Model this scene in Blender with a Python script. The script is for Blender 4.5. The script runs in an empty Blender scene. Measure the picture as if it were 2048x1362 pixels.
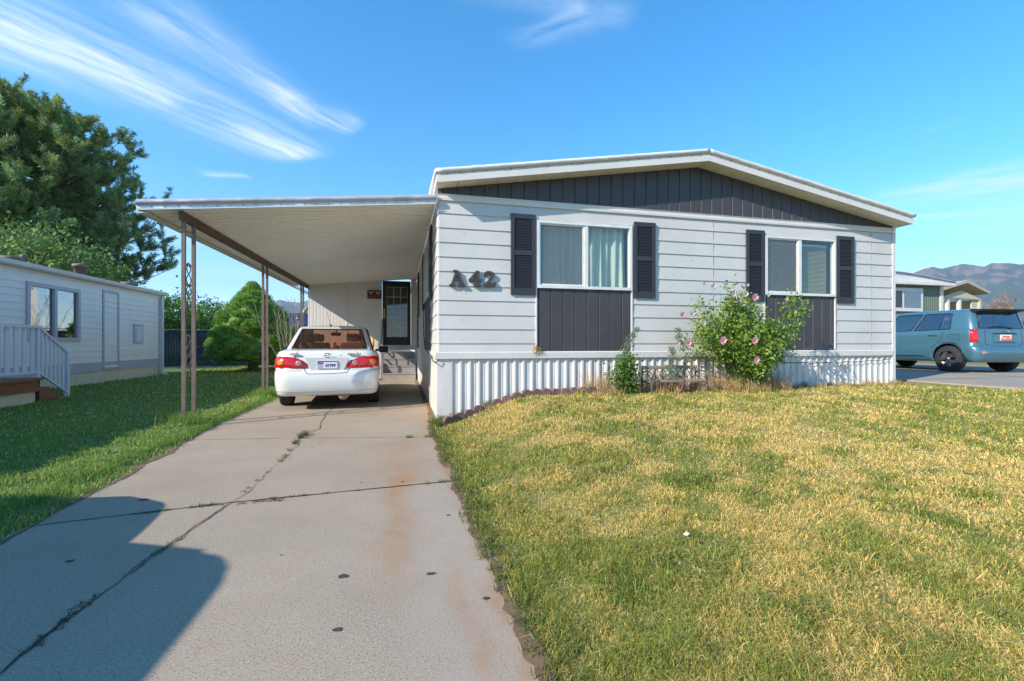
import bpy, bmesh, math, random
import numpy as np
from mathutils import Vector, Matrix
random.seed(7); np.random.seed(7)
C = bpy.context.scene
COL = C.collection
PI = math.pi
# ------------------------------------------------------------------ camera
TH = math.atan(224/918.)
cam_d = bpy.data.cameras.new('camera'); cam = bpy.data.objects.new('camera', cam_d); COL.objects.link(cam)
cam.location = (0, 0, 1.10); cam.rotation_euler = (PI/2, 0, -TH)
cam_d.sensor_width = 36; cam_d.lens = 918/2048*36; cam_d.shift_y = 6/2048
cam_d.clip_start = .05; cam_d.clip_end = 30000
C.camera = cam
C.render.resolution_x = 1024; C.render.resolution_y = 681
# ------------------------------------------------------------------ sun, sky, exposure
SUN = Vector((-1, -.43, .65)).normalized()
sl = bpy.data.lights.new('sun', 'SUN'); sl.energy = 4.2; sl.angle = math.radians(.5); sl.color = (1, .935, .84)
so = bpy.data.objects.new('sun', sl); COL.objects.link(so)
so.rotation_euler = SUN.to_track_quat('Z', 'Y').to_euler(); so.location = (-30, -15, 30)
C.view_settings.view_transform = 'Standard'; C.view_settings.look = 'None'
C.view_settings.exposure = .95; C.view_settings.gamma = 1
W = bpy.data.worlds.new('World'); C.world = W; W.use_nodes = True
nt = W.node_tree; nt.nodes.clear()
def N(t, **k):
    n = nt.nodes.new(t)
    for a, b in k.items(): setattr(n, a, b)
    return n
def L(a, b): nt.links.new(a, b)
def M(op, a, b=None, c=None, clamp=False):
    n = N('ShaderNodeMath', operation=op); n.use_clamp = clamp
    for i, v in enumerate((a, b, c)):
        if v is None: continue
        if isinstance(v, (int, float)): n.inputs[i].default_value = v
        else: L(v, n.inputs[i])
    return n.outputs[0]
sky = N('ShaderNodeTexSky', sky_type='NISHITA'); sky.sun_disc = False
sky.sun_elevation = math.asin(SUN.z); sky.sun_rotation = math.atan2(SUN.x, SUN.y)
sky.altitude = 1400; sky.air_density = 1.0; sky.dust_density = .3; sky.ozone_density = 1.6
hs = N('ShaderNodeHueSaturation'); hs.inputs['Hue'].default_value = .491; hs.inputs['Saturation'].default_value = 1.42; hs.inputs['Value'].default_value = 1.15
L(sky.outputs[0], hs.inputs['Color'])
tc = N('ShaderNodeTexCoord'); sp = N('ShaderNodeSeparateXYZ'); L(tc.outputs['Generated'], sp.inputs[0])
zc = M('MAXIMUM', sp.outputs[2], .03)
px_ = M('DIVIDE', sp.outputs[0], zc); py_ = M('DIVIDE', sp.outputs[1], zc)
cmb = N('ShaderNodeCombineXYZ'); L(px_, cmb.inputs[0]); L(py_, cmb.inputs[1])
wn = N('ShaderNodeTexNoise'); wn.inputs['Scale'].default_value = .9; wn.inputs['Detail'].default_value = 4
L(cmb.outputs[0], wn.inputs['Vector'])
wsep = N('ShaderNodeSeparateColor'); L(wn.outputs['Color'], wsep.inputs[0])
wx = M('ADD', px_, M('MULTIPLY', M('SUBTRACT', wsep.outputs[0], .5), .35))
wy = M('ADD', py_, M('MULTIPLY', M('SUBTRACT', wsep.outputs[1], .5), .35))
def skyp(px, py):
    u = (px-1024)/918.; v = (687-py)/918.
    return (math.sin(TH)+u*math.cos(TH))/v, (math.cos(TH)-u*math.sin(TH))/v
def streak(a, b, w0, w1, amp, freq=5., soft=.25, seed=0.):
    A = skyp(*a); B = skyp(*b); dx, dy = B[0]-A[0], B[1]-A[1]; ll = math.hypot(dx, dy)
    rx = M('SUBTRACT', wx, A[0]); ry = M('SUBTRACT', wy, A[1])
    t = M('DIVIDE', M('ADD', M('MULTIPLY', rx, dx), M('MULTIPLY', ry, dy)), ll*ll)
    d = M('DIVIDE', M('SUBTRACT', M('MULTIPLY', rx, dy), M('MULTIPLY', ry, dx)), ll)
    w = M('MULTIPLY_ADD', t, w1-w0, w0); w = M('MAXIMUM', w, .01)
    q = M('DIVIDE', d, w)
    g = M('EXPONENT', M('MULTIPLY', M('MULTIPLY', q, q), -1.))
    e1 = M('DIVIDE', t, soft, clamp=True); e2 = M('DIVIDE', M('SUBTRACT', 1., t), .12, clamp=True)
    cb = N('ShaderNodeCombineXYZ'); L(M('MULTIPLY', t, ll*1.2), cb.inputs[0]); L(M('MULTIPLY', d, freq), cb.inputs[1]); cb.inputs[2].default_value = seed
    nn = N('ShaderNodeTexNoise'); nn.inputs['Scale'].default_value = 1.6; nn.inputs['Detail'].default_value = 10; nn.inputs['Roughness'].default_value = .66; nn.inputs['Distortion'].default_value = .6
    L(cb.outputs[0], nn.inputs['Vector'])
    nv = M('MULTIPLY', M('SUBTRACT', nn.outputs[0], .3), 2.2, clamp=True)
    return M('MULTIPLY', M('MULTIPLY', M('MULTIPLY', g, nv), M('MULTIPLY', e1, e2)), amp)
S_ = [streak((-250, -20), (375, 215), .12, .14, .75, 7, .1, 1.), streak((-250, -60), (620, 320), .30, .17, .68, 8, .1, 2.),
      streak((180, -60), (640, 250), .12, .06, .7, 6, .2, 3.), streak((480, 165), (720, 255), .05, .09, .8, 6, .3, 4.),
      streak((420, 235), (610, 315), .05, .10, .8, 5, .3, 5.), streak((400, 350), (510, 358), .05, .05, .7, 6, .3, 6.),
      streak((1700, 400), (2500, 300), .25, .5, .8, 3, .3, 7.), streak((1640, 440), (2600, 400), .30, .6, .5, 3, .3, 8.),
      streak((1780, 475), (2500, 430), .2, .5, .4, 3, .3, 8.5),
      streak((1010, 95), (1210, 20), .04, .08, .30, 8, .3, 9.), streak((850, -40), (1300, 30), .06, .06, .28, 6, .3, 21.), streak((1850, 270), (1960, 235), .02, .03, .3, 7, .3, 10.),
      streak((300, 530), (700, 560), .8, .8, .45, 2, .3, 11.), streak((240, 480), (640, 470), .7, .5, .4, 2, .3, 12.)]
acc = S_[0]
for x in S_[1:]: acc = M('ADD', acc, x)
acc = M('MINIMUM', acc, .85)
up = M('GREATER_THAN', sp.outputs[2], .02); acc = M('MULTIPLY', acc, up)
mx = N('ShaderNodeMix', data_type='RGBA'); L(acc, mx.inputs[0]); L(hs.outputs[0], mx.inputs[6]); mx.inputs[7].default_value = (4.2, 4.5, 4.9, 1)
bg = N('ShaderNodeBackground'); bg.inputs[1].default_value = .15; L(mx.outputs[2], bg.inputs[0])
wo = N('ShaderNodeOutputWorld'); L(bg.outputs[0], wo.inputs[0])
# ------------------------------------------------------------------ materials
MATS = {}
def mat(name, col, rough=.7, metal=0, var=0, vs=4., bump=0, bs=30., spec=.5, attr=False, trans=0, coat=0, stretch=None, var2=None, emis=None):
    if name in MATS: return MATS[name]
    m = bpy.data.materials.new(name); m.use_nodes = True; t = m.node_tree; p = t.nodes['Principled BSDF']
    p.inputs['Roughness'].default_value = rough; p.inputs['Metallic'].default_value = metal
    p.inputs['Specular IOR Level'].default_value = spec; p.inputs['Coat Weight'].default_value = coat
    tcn = t.nodes.new('ShaderNodeTexCoord'); src = tcn.outputs['Object']
    if stretch:
        mp = t.nodes.new('ShaderNodeMapping'); mp.inputs['Scale'].default_value = stretch; t.links.new(src, mp.inputs[0]); src = mp.outputs[0]
    base = None
    if attr:
        a = t.nodes.new('ShaderNodeAttribute'); a.attribute_name = 'Col'; base = a.outputs['Color']
    if var:
        n = t.nodes.new('ShaderNodeTexNoise'); n.inputs['Scale'].default_value = vs; n.inputs['Detail'].default_value = 8; n.inputs['Roughness'].default_value = .62
        t.links.new(src, n.inputs['Vector'])
        if var2:
            r = t.nodes.new('ShaderNodeMix'); r.data_type = 'RGBA'; mr = t.nodes.new('ShaderNodeMapRange')
            mr.inputs[1].default_value = .42; mr.inputs[2].default_value = .42+.25; mr.inputs[4].default_value = var
            t.links.new(n.outputs[0], mr.inputs[0]); t.links.new(mr.outputs[0], r.inputs[0])
            if base: t.links.new(base, r.inputs[6])
            else: r.inputs[6].default_value = (*col, 1)
            r.inputs[7].default_value = (*var2, 1); base = r.outputs[2]
        else:
            h = t.nodes.new('ShaderNodeHueSaturation'); mr = t.nodes.new('ShaderNodeMapRange')
            mr.inputs[1].default_value = .3; mr.inputs[2].default_value = .7; mr.inputs[3].default_value = 1-var; mr.inputs[4].default_value = 1+var
            t.links.new(n.outputs[0], mr.inputs[0]); t.links.new(mr.outputs[0], h.inputs['Value'])
            if base: t.links.new(base, h.inputs['Color'])
            else: h.inputs['Color'].default_value = (*col, 1)
            base = h.outputs[0]
    if base: t.links.new(base, p.inputs['Base Color'])
    else: p.inputs['Base Color'].default_value = (*col, 1)
    if bump:
        n2 = t.nodes.new('ShaderNodeTexNoise'); n2.inputs['Scale'].default_value = bs; n2.inputs['Detail'].default_value = 5
        t.links.new(src, n2.inputs['Vector']); b = t.nodes.new('ShaderNodeBump'); b.inputs['Strength'].default_value = bump; b.inputs['Distance'].default_value = .02
        t.links.new(n2.outputs[0], b.inputs['Height']); t.links.new(b.outputs[0], p.inputs['Normal'])
    if trans:
        tr = t.nodes.new('ShaderNodeBsdfTranslucent'); ms = t.nodes.new('ShaderNodeMixShader'); ms.inputs[0].default_value = trans
        if base: t.links.new(base, tr.inputs[0])
        else: tr.inputs[0].default_value = (*col, 1)
        o = t.nodes['Material Output']; t.links.new(p.outputs[0], ms.inputs[1]); t.links.new(tr.outputs[0], ms.inputs[2]); t.links.new(ms.outputs[0], o.inputs[0])
    MATS[name] = m; return m
def glass(name, tint=(.8, .85, .85), refl=.06, ior=1.55):
    if name in MATS: return MATS[name]
    m = bpy.data.materials.new(name); m.use_nodes = True; t = m.node_tree; t.nodes.clear()
    o = t.nodes.new('ShaderNodeOutputMaterial'); tr = t.nodes.new('ShaderNodeBsdfTransparent'); tr.inputs[0].default_value = (*tint, 1)
    g = t.nodes.new('ShaderNodeBsdfGlossy'); g.inputs['Roughness'].default_value = .02; g.inputs[0].default_value = (.95, .97, 1, 1)
    n = t.nodes.new('ShaderNodeTexNoise'); n.inputs['Scale'].default_value = 1.3; tcn = t.nodes.new('ShaderNodeTexCoord'); t.links.new(tcn.outputs['Object'], n.inputs[0])
    b = t.nodes.new('ShaderNodeBump'); b.inputs['Strength'].default_value = .035; b.inputs['Distance'].default_value = .02; t.links.new(n.outputs[0], b.inputs['Height']); t.links.new(b.outputs[0], g.inputs['Normal'])
    lw = t.nodes.new('ShaderNodeLayerWeight'); lw.inputs[0].default_value = .5
    f = t.nodes.new('ShaderNodeMath'); f.operation = 'POWER'; f.inputs[1].default_value = 4.; t.links.new(lw.outputs['Facing'], f.inputs[0])
    ad = t.nodes.new('ShaderNodeMath'); ad.inputs[1].default_value = refl; t.links.new(f.outputs[0], ad.inputs[0])
    ms = t.nodes.new('ShaderNodeMixShader'); t.links.new(ad.outputs[0], ms.inputs[0]); t.links.new(tr.outputs[0], ms.inputs[1]); t.links.new(g.outputs[0], ms.inputs[2]); t.links.new(ms.outputs[0], o.inputs[0])
    MATS[name] = m; return m
def screenmat(name, col, alpha):
    m = bpy.data.materials.new(name); m.use_nodes = True; t = m.node_tree; t.nodes.clear()
    o = t.nodes.new('ShaderNodeOutputMaterial'); tr = t.nodes.new('ShaderNodeBsdfTransparent'); d = t.nodes.new('ShaderNodeBsdfDiffuse'); d.inputs[0].default_value = (*col, 1)
    n = t.nodes.new('ShaderNodeTexNoise'); n.inputs['Scale'].default_value = 6; n.inputs['Detail'].default_value = 4
    tcn = t.nodes.new('ShaderNodeTexCoord'); mp = t.nodes.new('ShaderNodeMapping'); mp.inputs['Scale'].default_value = (8, 8, .6); t.links.new(tcn.outputs['Object'], mp.inputs[0]); t.links.new(mp.outputs[0], n.inputs[0])
    mr = t.nodes.new('ShaderNodeMapRange'); mr.inputs[3].default_value = alpha-.12; mr.inputs[4].default_value = alpha+.12; t.links.new(n.outputs[0], mr.inputs[0])
    ms = t.nodes.new('ShaderNodeMixShader'); t.links.new(mr.outputs[0], ms.inputs[0]); t.links.new(tr.outputs[0], ms.inputs[1]); t.links.new(d.outputs[0], ms.inputs[2]); t.links.new(ms.outputs[0], o.inputs[0])
    return m
m_siding = mat('white_siding', (.57, .54, .50), .42, var=.07, vs=1.3, bump=.10, bs=3.5)
m_white = mat('white_trim', (.66, .62, .57), .45, var=.05, vs=3, bump=.10, bs=5)
m_whitem = mat('white_metal_roof', (.68, .64, .59), .4, var=.08, vs=2.5, bump=.3, bs=4)
m_skirt = mat('skirt_white', (.66, .62, .57), .45, var=.13, vs=1.6, bump=.05, bs=6, stretch=(3, 3, .8))
m_soffit = mat('soffit_cream', (.74, .68, .56), .6, var=.06, vs=2)
m_deckroof = mat('carport_pan', (.86, .83, .78), .5, var=.03, vs=1.5)
m_dark = mat('charcoal_paint', (.060, .054, .058), .5, var=.12, vs=3, bump=.12, bs=18)
m_shut = mat('charcoal_shutter', (.035, .036, .044), .5)
m_groove = mat('groove_dark', (.012, .012, .014), .8)
m_frame = mat('window_alu', (.68, .67, .62), .4, var=.1, vs=6)
m_glass = glass('window_glass', (.95, .97, .96), .06)
m_screen = screenmat('insect_screen', (.36, .35, .32), .13)
m_curtain = mat('curtain_green', (.80, .86, .70), .9, trans=.3)
m_blind = mat('blind_cream', (.66, .60, .36), .7, trans=.2)
m_inside = mat('room_inside', (.30, .28, .25), .9)
m_brown = mat('brown_post', (.19, .135, .105), .45, metal=.0, var=.18, vs=9, bump=.1, bs=20)
m_beam = mat('brown_beam', (.10, .065, .045), .6, var=.3, vs=6)
m_iron = mat('iron_scroll', (.10, .07, .055), .5, var=.2, vs=20)
m_grey = mat('step_concrete', (.34, .32, .30), .8, var=.12, vs=8, bump=.3, bs=60)
m_black = mat('black_plastic', (.012, .012, .013), .45)
m_blackg = mat('black_door_paint', (.008, .008, .009), .45)
m_alu = mat('galvanised_rail', (.45, .46, .48), .35, metal=.6)
m_fruit = mat('number_metal', (.05, .045, .042), .55, var=.5, vs=25, bump=.2, bs=40)
m_edge = mat('edging_concrete', (.21, .12, .105), .9, var=.3, vs=22, bump=.6, bs=50)
m_wood = mat('weathered_wood', (.26, .21, .15), .8, var=.35, vs=6, stretch=(1, 9, 9), bump=.3, bs=20)
m_rwood = mat('redwood_deck', (.22, .085, .04), .6, var=.35, vs=5, stretch=(1, 1, 8), bump=.15, bs=20)
m_bark = mat('bark', (.13, .095, .07), .9, var=.4, vs=14, bump=.8, bs=20)
m_leafm = mat('foliage', (1, 1, 1), .55, attr=True, trans=.32, spec=.35)
m_needle = mat('needles', (1, 1, 1), .6, attr=True, trans=.15, spec=.3)
m_grass = mat('grass_blades', (1, 1, 1), .8, attr=True, trans=.30, spec=.08)
m_tyre = mat('tyre_rubber', (.025, .024, .023), .85, var=.2, vs=20)
m_nlap = mat('neighbour_siding', (.78, .73, .66), .5, var=.04, vs=2)
m_nskirt = mat('cream_skirt', (.58, .54, .38), .6, var=.08, vs=5)
m_nband = mat('lavender_band', (.42, .42, .48), .5)
m_shing = mat('brown_shingle', (.10, .06, .04), .9, var=.4, vs=30)
# ------------------------------------------------------------------ mesh helpers
def link(o, parent=None):
    COL.objects.link(o)
    if parent: o.parent = parent
    return o
def tag(o, label=None, cat=None, group=None, kind=None):
    if label: o['label'] = label
    if cat: o['category'] = cat
    if group: o['group'] = group
    if kind: o['kind'] = kind
    return o
def empty(name, loc, label, cat, rz=0, group=None):
    o = bpy.data.objects.new(name, None); o.location = loc; o.rotation_euler = (0, 0, rz); o.empty_display_size = .2
    return tag(link(o), label, cat, group)
class MB:
    def __init__(s): s.v = []; s.f = []; s.mi = []; s.m = 0; s.sm = []
    def add(s, vs, fs, smooth=False):
        b = len(s.v); s.v += [tuple(v) for v in vs]
        for f in fs: s.f.append([b+i for i in f]); s.mi.append(s.m); s.sm.append(smooth)
        return s
    def box(s, x0, x1, y0, y1, z0, z1):
        return s.add([(x0, y0, z0), (x1, y0, z0), (x1, y1, z0), (x0, y1, z0), (x0, y0, z1), (x1, y0, z1), (x1, y1, z1), (x0, y1, z1)],
                     [(0, 3, 2, 1), (4, 5, 6, 7), (0, 1, 5, 4), (1, 2, 6, 5), (2, 3, 7, 6), (3, 0, 4, 7)])
    def bbox(s, x0, x1, y0, y1, z0, z1, b=.01):           # bevelled box
        bm = bmesh.new(); bmesh.ops.create_cube(bm, size=1)
        for v in bm.verts: v.co = ((x0+x1)/2+v.co.x*(x1-x0), (y0+y1)/2+v.co.y*(y1-y0), (z0+z1)/2+v.co.z*(z1-z0))
        bmesh.ops.bevel(bm, geom=bm.edges[:], offset=b, segments=2, affect='EDGES', profile=.6)
        return s.bm(bm)
    def bm(s, bm, smooth=False):
        bm.verts.index_update(); s.add([v.co[:] for v in bm.verts], [[v.index for v in f.verts] for f in bm.faces], smooth); bm.free(); return s
    def prism(s, pts, axis, a, b):                       # 2-D polygon extruded on an axis; pts = other two coords
        n = len(pts)
        def P(p, q): return {'x': (q, p[0], p[1]), 'y': (p[0], q, p[1]), 'z': (p[0], p[1], q)}[axis]
        vs = [P(p, a) for p in pts]+[P(p, b) for p in pts]
        return s.add(vs, [list(range(n))[::-1], list(range(n, 2*n))]+[(i, (i+1) % n, n+(i+1) % n, n+i) for i in range(n)])
    def tube(s, pts, r, n=8, closed=False, cap=True, smooth=True):
        pts = [Vector(p) for p in pts]; m = len(pts); rs = r if isinstance(r, (list, tuple)) else [r]*m
        vs = []; up0 = None
        for i, p in enumerate(pts):
            if closed: d = pts[(i+1) % m]-pts[i-1]
            else: d = (pts[min(i+1, m-1)]-pts[max(i-1, 0)])
            if d.length < 1e-9: d = Vector((0, 0, 1))
            d.normalize()
            if up0 is None: up0 = Vector((0, 0, 1)) if abs(d.z) < .9 else Vector((1, 0, 0))
            a = d.cross(up0)
            if a.length < 1e-3: a = d.cross(Vector((0, 1, 0)))
            a.normalize(); b = a.cross(d).normalized(); up0 = b
            for k in range(n):
                t = 2*PI*k/n+PI/n; vs.append(p+(a*math.cos(t)+b*math.sin(t))*rs[i])
        fs = []
        for i in range(m if closed else m-1):
            j = (i+1) % m
            for k in range(n): fs.append((i*n+k, i*n+(k+1) % n, j*n+(k+1) % n, j*n+k))
        if cap and not closed: fs += [list(range(n))[::-1], list(range((m-1)*n, m*n))]
        return s.add(vs, fs, smooth)
    def bar(s, a, b, w, h=None):                          # square bar between two points
        h = h or w; a = Vector(a); b = Vector(b); d = (b-a).normalized(); u = Vector((0, 0, 1)) if abs(d.z) < .95 else Vector((0, 1, 0))
        x = d.cross(u).normalized()*w/2; y = x.cross(d).normalized()*h/2
        vs = [p+sx*x+sy*y for p in (a, b) for sx, sy in ((-1, -1), (1, -1), (1, 1), (-1, 1))]
        return s.add(vs, [(0, 1, 2, 3), (7, 6, 5, 4), (0, 4, 5, 1), (1, 5, 6, 2), (2, 6, 7, 3), (3, 7, 4, 0)])
    def lathe(s, prof, c=(0, 0, 0), axis='z', n=24, smooth=True):
        vs = []; fs = []; m = len(prof)
        for k in range(n):
            t = 2*PI*k/n
            for r, h in prof:
                a, b = r*math.cos(t), r*math.sin(t)
                v = {'z': (a, b, h), 'x': (h, a, b), 'y': (a, h, b)}[axis]; vs.append((c[0]+v[0], c[1]+v[1], c[2]+v[2]))
        for k in range(n):
            for i in range(m-1): fs.append((k*m+i, k*m+i+1, ((k+1) % n)*m+i+1, ((k+1) % n)*m+i))
        return s.add(vs, fs, smooth)
    def sphere(s, c, r, n=10, sq=(1, 1, 1)):
        bm = bmesh.new(); bmesh.ops.create_uvsphere(bm, u_segments=n, v_segments=max(4, n//2+1), radius=r)
        for v in bm.verts: v.co = (c[0]+v.co.x*sq[0], c[1]+v.co.y*sq[1], c[2]+v.co.z*sq[2])
        return s.bm(bm, True)
    def build(s, name, mats, parent=None, loc=None):
        me = bpy.data.meshes.new(name); me.from_pydata(s.v, [], s.f)
        if not isinstance(mats, (list, tuple)): mats = [mats]
        for m in mats: me.materials.append(m)
        me.polygons.foreach_set('material_index', s.mi); me.polygons.foreach_set('use_smooth', s.sm)
        bm = bmesh.new(); bm.from_mesh(me); bmesh.ops.recalc_face_normals(bm, faces=bm.faces); bm.to_mesh(me); bm.free()
        me.update(); o = bpy.data.objects.new(name, me); link(o, parent)
        if parent:                                        # coordinates are given in world space unless loc says otherwise
            if loc is None: o.matrix_parent_inverse = parent_world(parent).inverted()
        elif loc: o.location = loc
        return o
def parent_world(p):
    m = Matrix.LocRotScale(p.location, p.rotation_euler, p.scale)
    return (parent_world(p.parent) @ p.matrix_parent_inverse @ m) if p.parent else m
def np_mesh(name, V, Q, T, m, cols=None, parent=None, smooth=False):
    me = bpy.data.meshes.new(name); V = np.asarray(V, np.float32)
    Q = np.asarray(Q, np.int32).reshape(-1, 4) if Q is not None else np.zeros((0, 4), np.int32)
    T = np.asarray(T, np.int32).reshape(-1, 3) if T is not None else np.zeros((0, 3), np.int32)
    me.vertices.add(len(V)); me.vertices.foreach_set('co', V.ravel())
    lv = np.concatenate([Q.ravel(), T.ravel()]); me.loops.add(len(lv)); me.loops.foreach_set('vertex_index', lv)
    ls = np.concatenate([np.arange(len(Q))*4, len(Q)*4+np.arange(len(T))*3]).astype(np.int32)
    me.polygons.add(len(ls)); me.polygons.foreach_set('loop_start', ls)
    me.polygons.foreach_set('use_smooth', np.full(len(ls), smooth))
    if cols is not None:
        a = me.color_attributes.new('Col', 'FLOAT_COLOR', 'POINT'); c4 = np.ones((len(V), 4), np.float32); c4[:, :3] = cols; a.data.foreach_set('color', c4.ravel())
    me.materials.append(m); me.update(); me.validate()
    o = bpy.data.objects.new(name, me); link(o, parent)
    if parent: o.matrix_parent_inverse = parent_world(parent).inverted()
    return o
def vnoise(x, y, seed=0):
    xi = np.floor(x).astype(np.int64); yi = np.floor(y).astype(np.int64); xf = x-xi; yf = y-yi
    u = xf*xf*(3-2*xf); v = yf*yf*(3-2*yf)
    def h(a, b):
        n = (a*374761393+b*668265263+seed*1442695041) & 0xffffffff; n = ((n ^ (n >> 13))*1274126177) & 0xffffffff
        return ((n ^ (n >> 16)) & 0xffff)/65535.
    return (h(xi, yi)*(1-u)+h(xi+1, yi)*u)*(1-v)+(h(xi, yi+1)*(1-u)+h(xi+1, yi+1)*u)*v
def fbm(x, y, s=1., o=4, seed=0):
    r = 0; a = .5; t = 0
    for i in range(o): r = r+a*vnoise(x*s, y*s, seed+i*17); t += a; a *= .55; s *= 2.03
    return r/t
def sst(t): t = np.clip(t, 0, 1); return t*t*(3-2*t)
# ------------------------------------------------------------------ terrain
DX0, DX1 = -2.28, .43      # the driveway
def edgeL(y): return DX0+.05*(fbm(y, y*0, 3.1, 3, 15)-.5)+.16*np.clip((5-y)/2, -1, 1)*.8+.05*(fbm(y, y*0, 1.7, 3, 5)-.5)-.10*np.clip((y-6)/4, 0, 1)
def edgeR(y): return DX1+.10*(fbm(y, y*0, 1.6, 4, 9)-.5)+.075*np.clip((2.8-y)/1.2, 0, 1)
def ground(x, y):
    x = np.asarray(x, float); y = np.asarray(y, float)
    r = .33*sst((x-.47)/1.5)*(.30+.70*sst((y-1.2)/4.8)); r = r+(.02*sst((x-6)/3))
    l = .035*sst((-2.3-x)/.25)+.09*sst((-2.6-x)/4)*sst((y-3)/8)
    z = np.where(x > 0, r, l)
    back = .15*sst((y-15.5)/4); z = np.where(x > 9.5, np.maximum(z, .33*sst((y-0)/4)), np.maximum(z, back))
    z = np.where((x > 9.4) & (y > 2), .345, z)
    ins = (x > edgeL(y)+.03) & (x < edgeR(y)-.03) & (y < 15.3)
    z = np.where(ins, -.035, z)
    bump_ = .03*(fbm(x, y, .9, 3, 3)-.5)*np.where((x > .9) | (x < -2.6), 1, 0)*np.where((x > 9.4), 0, 1)
    return z+bump_
def axis_coords(a, b, step, lo, hi, g=1.22):
    c = list(np.arange(a, b+1e-6, step)); d = step; x = a
    L_ = []
    while x > lo: d *= g; x -= d; L_.append(x)
    d = step; x = c[-1]; R_ = []
    while x < hi: d *= g; x += d; R_.append(x)
    return np.array(L_[::-1]+c+R_)
GREEN = np.array([.18, .20, .045]); DGREEN = np.array([.045, .09, .018]); STRAW = np.array([.50, .37, .14]); LGREEN = np.array([.12, .20, .045]); SOIL = np.array([.16, .11, .06])
def lawn_t(x, y):   # 0 green .. 1 straw
    t = fbm(x, y, .8, 4, 21)*.34+fbm(x, y, 4.2, 4, 31)*.66
    t = .14+.76*sst((t-.38)/.24)
    e = sst((1.5-x)/1.1); t = t*(1-.55*e)                        # greener beside the driveway
    t = t*(1-.25*sst((2.4-y)/1.6))
    t = np.where(x < -1, .12*fbm(x, y, 1.5, 3, 41), t)
    t = np.where(y > 12, .15+.1*t, t)
    t = np.where((x > 7.5), t*(.75), t)
    return t
gx = axis_coords(-9, 12, .11, -9000, 9000); gy = axis_coords(.3, 17, .12, -9000, 9000)
X, Y = np.meshgrid(gx, gy); Z = ground(X, Y)
far = np.hypot(X, Y); Z = np.where(far > 60, .3-(far-60)*.0002, Z)
V = np.stack([X.ravel(), Y.ravel(), Z.ravel()], 1); nx, ny = len(gx), len(gy)
idx = np.arange(nx*ny).reshape(ny, nx); Q = np.stack([idx[:-1, :-1], idx[:-1, 1:], idx[1:, 1:], idx[1:, :-1]], -1).reshape(-1, 4)
t_ = lawn_t(V[:, 0], V[:, 1])[:, None]
gc = (GREEN*.75+SOIL*.25)*(1-t_)+(STRAW*.62+SOIL*.2)*t_
isl = (V[:, 0:1] < -1); gc = np.where(isl, LGREEN*.7+SOIL*.15, gc)
nearh = ((V[:, 0] > .5) & (V[:, 0] < 9.2) & (V[:, 1] > 6.25) & (V[:, 1] < 7))[:, None]; gc = np.where(nearh, SOIL*1.25, gc)
edge_ = ((np.abs(V[:, 0]-.46) < .07+.05*fbm(V[:, 1], V[:, 1]*0, 3, 2, 3)) | (np.abs(V[:, 0]+2.3) < .08))[:, None]; gc = np.where(edge_, SOIL*1.5, gc)
farm = (np.hypot(V[:, 0], V[:, 1]) > 45)[:, None]; gc = np.where(farm, np.array([.16, .17, .09]), gc)
m_ground = mat('lawn_ground', (1, 1, 1), .95, attr=True, var=.35, vs=40, bump=.8, bs=60)
tag(np_mesh('ground', V, Q, None, m_ground, gc), kind='structure', label='lawn ground around the homes')
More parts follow.
